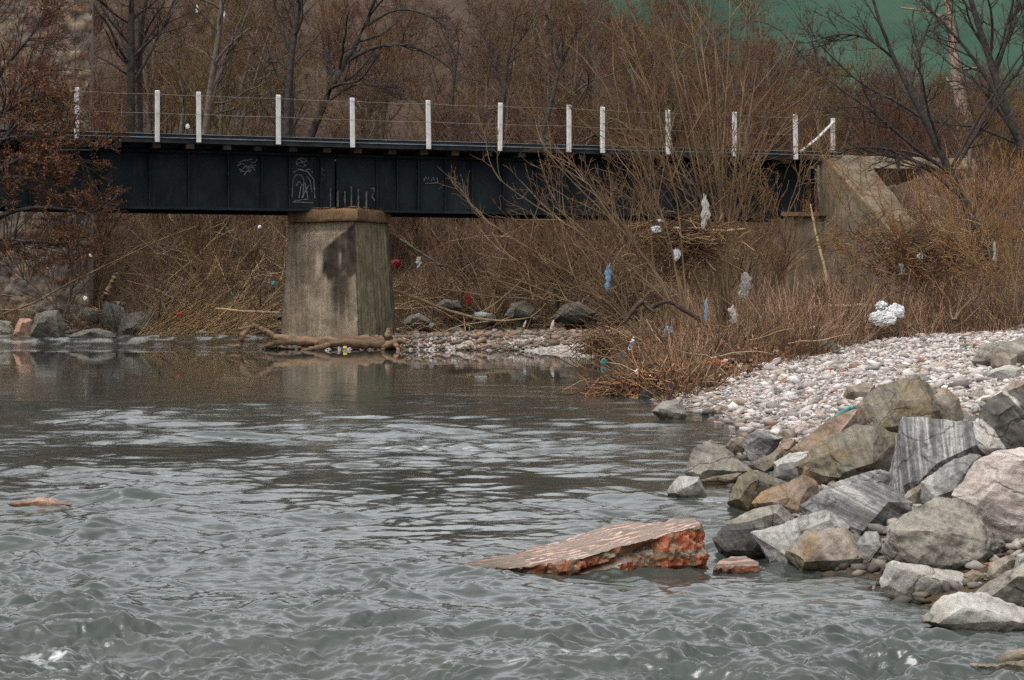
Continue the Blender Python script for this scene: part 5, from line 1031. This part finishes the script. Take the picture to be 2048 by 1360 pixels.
# ------------------------------------------------------------------ litter
def plastic(name, c, rough=.45): return simple(name, tuple(x * .8 for x in c), c, 6, rough, .4, .01)
PL = {'white': plastic('white_plastic', (.56, .56, .56)), 'blue': plastic('faded_blue_plastic', (.13, .22, .3)), 'teal': plastic('teal_plastic', (.04, .19, .18)), 'red': plastic('red_plastic', (.36, .04, .025)), 'grey': plastic('dirty_grey_plastic', (.3, .28, .25)),
      'orange': plastic('orange_plastic', (.6, .15, .04)), 'black': plastic('black_plastic', (.02, .02, .02)), 'yellow': plastic('yellow_plastic', (.55, .45, .1)), 'maroon': plastic('maroon_plastic', (.2, .03, .04)), 'bottleblue': plastic('blue_label', (.08, .16, .5))}
def bag(label, x, y, wpx, hpx, d, mat, name='plastic_bag', cat='plastic bag', seed=0, crump=.35):
    bm = bmesh.new(); bmesh.ops.create_icosphere(bm, subdivisions=4, radius=1); sx, sz = wpx * d / F / 2, hpx * d / F / 2; o3 = Vector((x * .13 + seed, y * .07, 1.7))
    for v_ in bm.verts:
        q = v_.co.copy(); n_ = abs(mnoise.noise(q * 1.6 + o3)) + .55 * abs(mnoise.noise(q * 4 + o3)) + .25 * mnoise.noise(q * 9 + o3)
        q *= 1 - crump * .6 + crump * 1.6 * n_
        if hpx > wpx * 1.5: q.x *= .55 + .45 * abs(mnoise.noise(Vector((3, 1, q.z * 1.7)) + o3)) * 2.2; q.x += .6 * mnoise.noise(Vector((7, 2, q.z * 1.3)) + o3)
        v_.co = (q.x * sx, q.y * min(sx, sz) * .6, q.z * sz)
    me = bpy.data.meshes.new(name); bm.to_mesh(me); bm.free()
    for p_ in me.polygons: p_.use_smooth = False
    return tag(obj(name, me, PL[mat], loc=P(x, y, d)), label, cat)
def bottle(label, x, y, h, d, mat, cap, tilt=.15):
    root = thing('plastic_bottle', label, 'bottle', P(x, y, d)); H = h * d / F; prof = [(0, 0), (.16, 0), (.18, .05), (.18, .3), (.165, .36), (.18, .42), (.18, .62), (.1, .82), (.06, .88), (.06, .93)]
    m_ = MB(); n_ = 12; an = np.arange(n_) * 2 * np.pi / n_
    V = np.array([(rr * math.cos(a_) * H, rr * math.sin(a_) * H, zz_ * H) for rr, zz_ in prof for a_ in an]); a = [(i * n_ + j, i * n_ + (j + 1) % n_, (i + 1) * n_ + (j + 1) % n_, (i + 1) * n_ + j) for i in range(len(prof) - 1) for j in range(n_)]
    m_.add(V, a); m_.build('body', PL[mat], root)
    m_ = MB(); m_.tubes([[(0, 0, .925 * H), (0, 0, H)]], [[.075 * H, .075 * H]], 10, cap=True); m_.build('cap', PL[cap], root)
    if mat == 'grey': pass
    else:
        m_ = MB(); m_.tubes([[(0, 0, .42 * H), (0, 0, .6 * H)]], [[.186 * H, .186 * H]], 12); m_.build('label_band', PL['bottleblue'], root)
    root.rotation_euler = (tilt, tilt * 1.6, .3); return root
# white heap on the brush: several sheets in one lump
bag('crumpled white foam sheet lowest of the white heap on the dry grass', 1765, 637, 56, 30, 49, 'white', 'foam_sheet', 'foam sheet', 1)
bag('white crumpled sheet on the right of the white heap', 1790, 623, 40, 28, 49.3, 'white', 'foam_sheet', 'foam sheet', 2)
bag('small white scrap on top of the white heap', 1763, 612, 24, 20, 49.5, 'white', 'foam_sheet', 'foam sheet', 3)
for a_ in [('torn greyish white bag hanging high in the willow', 1410, 425, 20, 68, 45.5, 'grey'), ('white upturned tub lodged at the left of the willow fork', 1312, 459, 22, 14, 45.5, 'white'), ('thin white lid above the upturned tub', 1322, 441, 16, 5, 45.5, 'white'),
           ('small white rag below the willow fork', 1353, 508, 16, 22, 45.5, 'white'), ('faded blue bag hanging in the willow twigs over the bar', 1217, 556, 14, 48, 48, 'blue'), ('narrow blue strip hanging in the low willow stems', 1412, 620, 9, 45, 43.5, 'blue'),
           ('grey plastic sheet draped in the stems at the willow base', 1490, 572, 26, 56, 48.5, 'grey'), ('dirty white jug in the brush at the willow foot', 1465, 632, 18, 36, 43, 'grey'), ('teal bag hanging above the water at the bank tip', 1208, 724, 12, 14, 47, 'teal'),
           ('blue rag hanging at the bank tip', 1243, 712, 14, 16, 47, 'blue'), ('white pointed scrap standing at the tip of the bank', 1272, 752, 12, 24, 33, 'white'), ('flat white foam piece floating at the bank tip', 1232, 781, 40, 9, 33.5, 'white'), ('white scrap behind the floating foam', 1300, 755, 24, 12, 33, 'white'),
           ('orange plastic piece in the wrack on the right bank', 1428, 724, 36, 12, 38, 'orange'), ('bluish white bag lying at the top of the gravel', 1553, 743, 22, 20, 37.5, 'white'), ('red rag hanging right of the pier', 936, 599, 14, 26, 70, 'red'), ('white bag under the red rag', 962, 628, 24, 9, 67, 'white'),
           ('white rag hanging on the far bank right of the pier', 838, 525, 12, 22, 72, 'grey'), ('maroon ball caught beside the pier', 792, 527, 18, 16, 70, 'maroon'), ('white tub floating below the far left bank', 402, 665, 22, 7, 71, 'grey'), ('white scrap beside the stone wall base', 182, 510, 7, 8, 71, 'white'), ('small white scrap left of the bent canes', 171, 597, 8, 9, 70.5, 'white'),
           ('red scrap among the rocks of the left bank', 358, 628, 9, 7, 70, 'red'), ('cyan scrap in the brush left of the pier', 547, 567, 10, 9, 71, 'teal'), ('white scrap high in the brush under the girder left of the pier', 519, 454, 7, 7, 74, 'white'), ('white bag hanging in the rust debris', 1840, 515, 12, 16, 53.5, 'white'), ('long white rag hanging near the right edge', 1990, 503, 10, 40, 53, 'grey'),
           ('grey rag left of the rust debris', 1803, 537, 14, 24, 53.5, 'grey'), ('small white bag snagged behind the bridge railing', 375, 253, 8, 10, 79, 'white'), ('black bag lying in the water at the tip of the bank', 1292, 792, 26, 32, 31, 'black'), ('yellow scrap in the water below the log', 690, 695, 8, 6, 61, 'yellow'), ('white bag in the far bank brush beside the shingle', 863, 650, 9, 9, 68, 'white'), ('faded blue sheet at the foot of the snag', 1338, 668, 20, 30, 43.5, 'blue'),
           ('white scrap hanging in the trees above the bridge at the left', 394, 18, 6, 16, 85, 'white'), ('white scrap caught right of the one above the bridge', 449, 30, 5, 12, 85, 'white'), ('white scrap on gravel below the white heap', 1625, 655, 18, 7, 46, 'white')]: bag(*a_)
bottle('white bottle with blue label standing in the wrack at the bank tip', 1260, 703, 30, 42, 'white', 'white')
bottle('greyish bottle standing on the shingle', 1103, 662, 22, 63.5, 'grey', 'white', .1)
bottle('pale bottle upright on the shingle behind the twigs', 1047, 655, 15, 65, 'grey', 'white', .2)
r = np.random.default_rng(61)
for i_ in range(16):
    xs_, yy = r.uniform(1255, 1440), r.uniform(690, 775); d_ = ground_hit(xs_, yy) - .4
    bag('small pale plastic scrap caught in the brown wrack at the water edge', xs_, yy - 4, r.uniform(5, 12), r.uniform(5, 14), d_, ['white', 'grey', 'white', 'blue'][i_ % 4], 'plastic_scrap', 'plastic scrap', i_)['group'] = 'small scraps in the wrack'
# grey plank on the gravel edge and teal strap
mb = MB(); q = [P(1418, 808, 30.2), P(1432, 812, 29.8), P(1482, 774, 32.2), P(1470, 770, 32.6)]
mb.hexa([p - q[0] - Vector((0, 0, .07)) for p in q] + [p - q[0] for p in q]); tag(mb.build('plank', M['bark_grey'], loc=q[0], smooth=False), 'grey broken plank lying on the bank edge above the small grey rock', 'plank')
mb = MB(); ps = [P(x, y, d) for x, y, d in ((1660, 842, 19.6), (1680, 828, 19.6), (1700, 818, 19.5), (1716, 812, 19.4))]; limb(mb, [p - ps[0] for p in ps], (.02, .025, .022, .015), 6); tag(mb.build('plastic_strap', PL['teal'], loc=ps[0]), 'teal plastic strap lying over the ochre slab', 'strap')
r = np.random.default_rng(4); n = 160; loc = P(1960, 1030, 12.4); st = r.normal(0, 1, (n, 3)) * np.array([.07, .05, .03]); pts, _ = sweep(r, st, r.normal(0, 1, (n, 3)) * np.array([1, .5, .5]), r.uniform(.06, .16, n), 4, .25, -.1)
mb = MB(); mb.tubes(pts, np.full((n, 4), .004), 3, np.array([(.12, .05, .03), (.2, .09, .05), (.08, .05, .03)])[r.integers(0, 3, n)]); tag(mb.build('dead_plant', M['stalk'], loc=loc), 'rust coloured tuft of dead plants between the pinkish boulder and the huge grey boulder', 'dead plant')
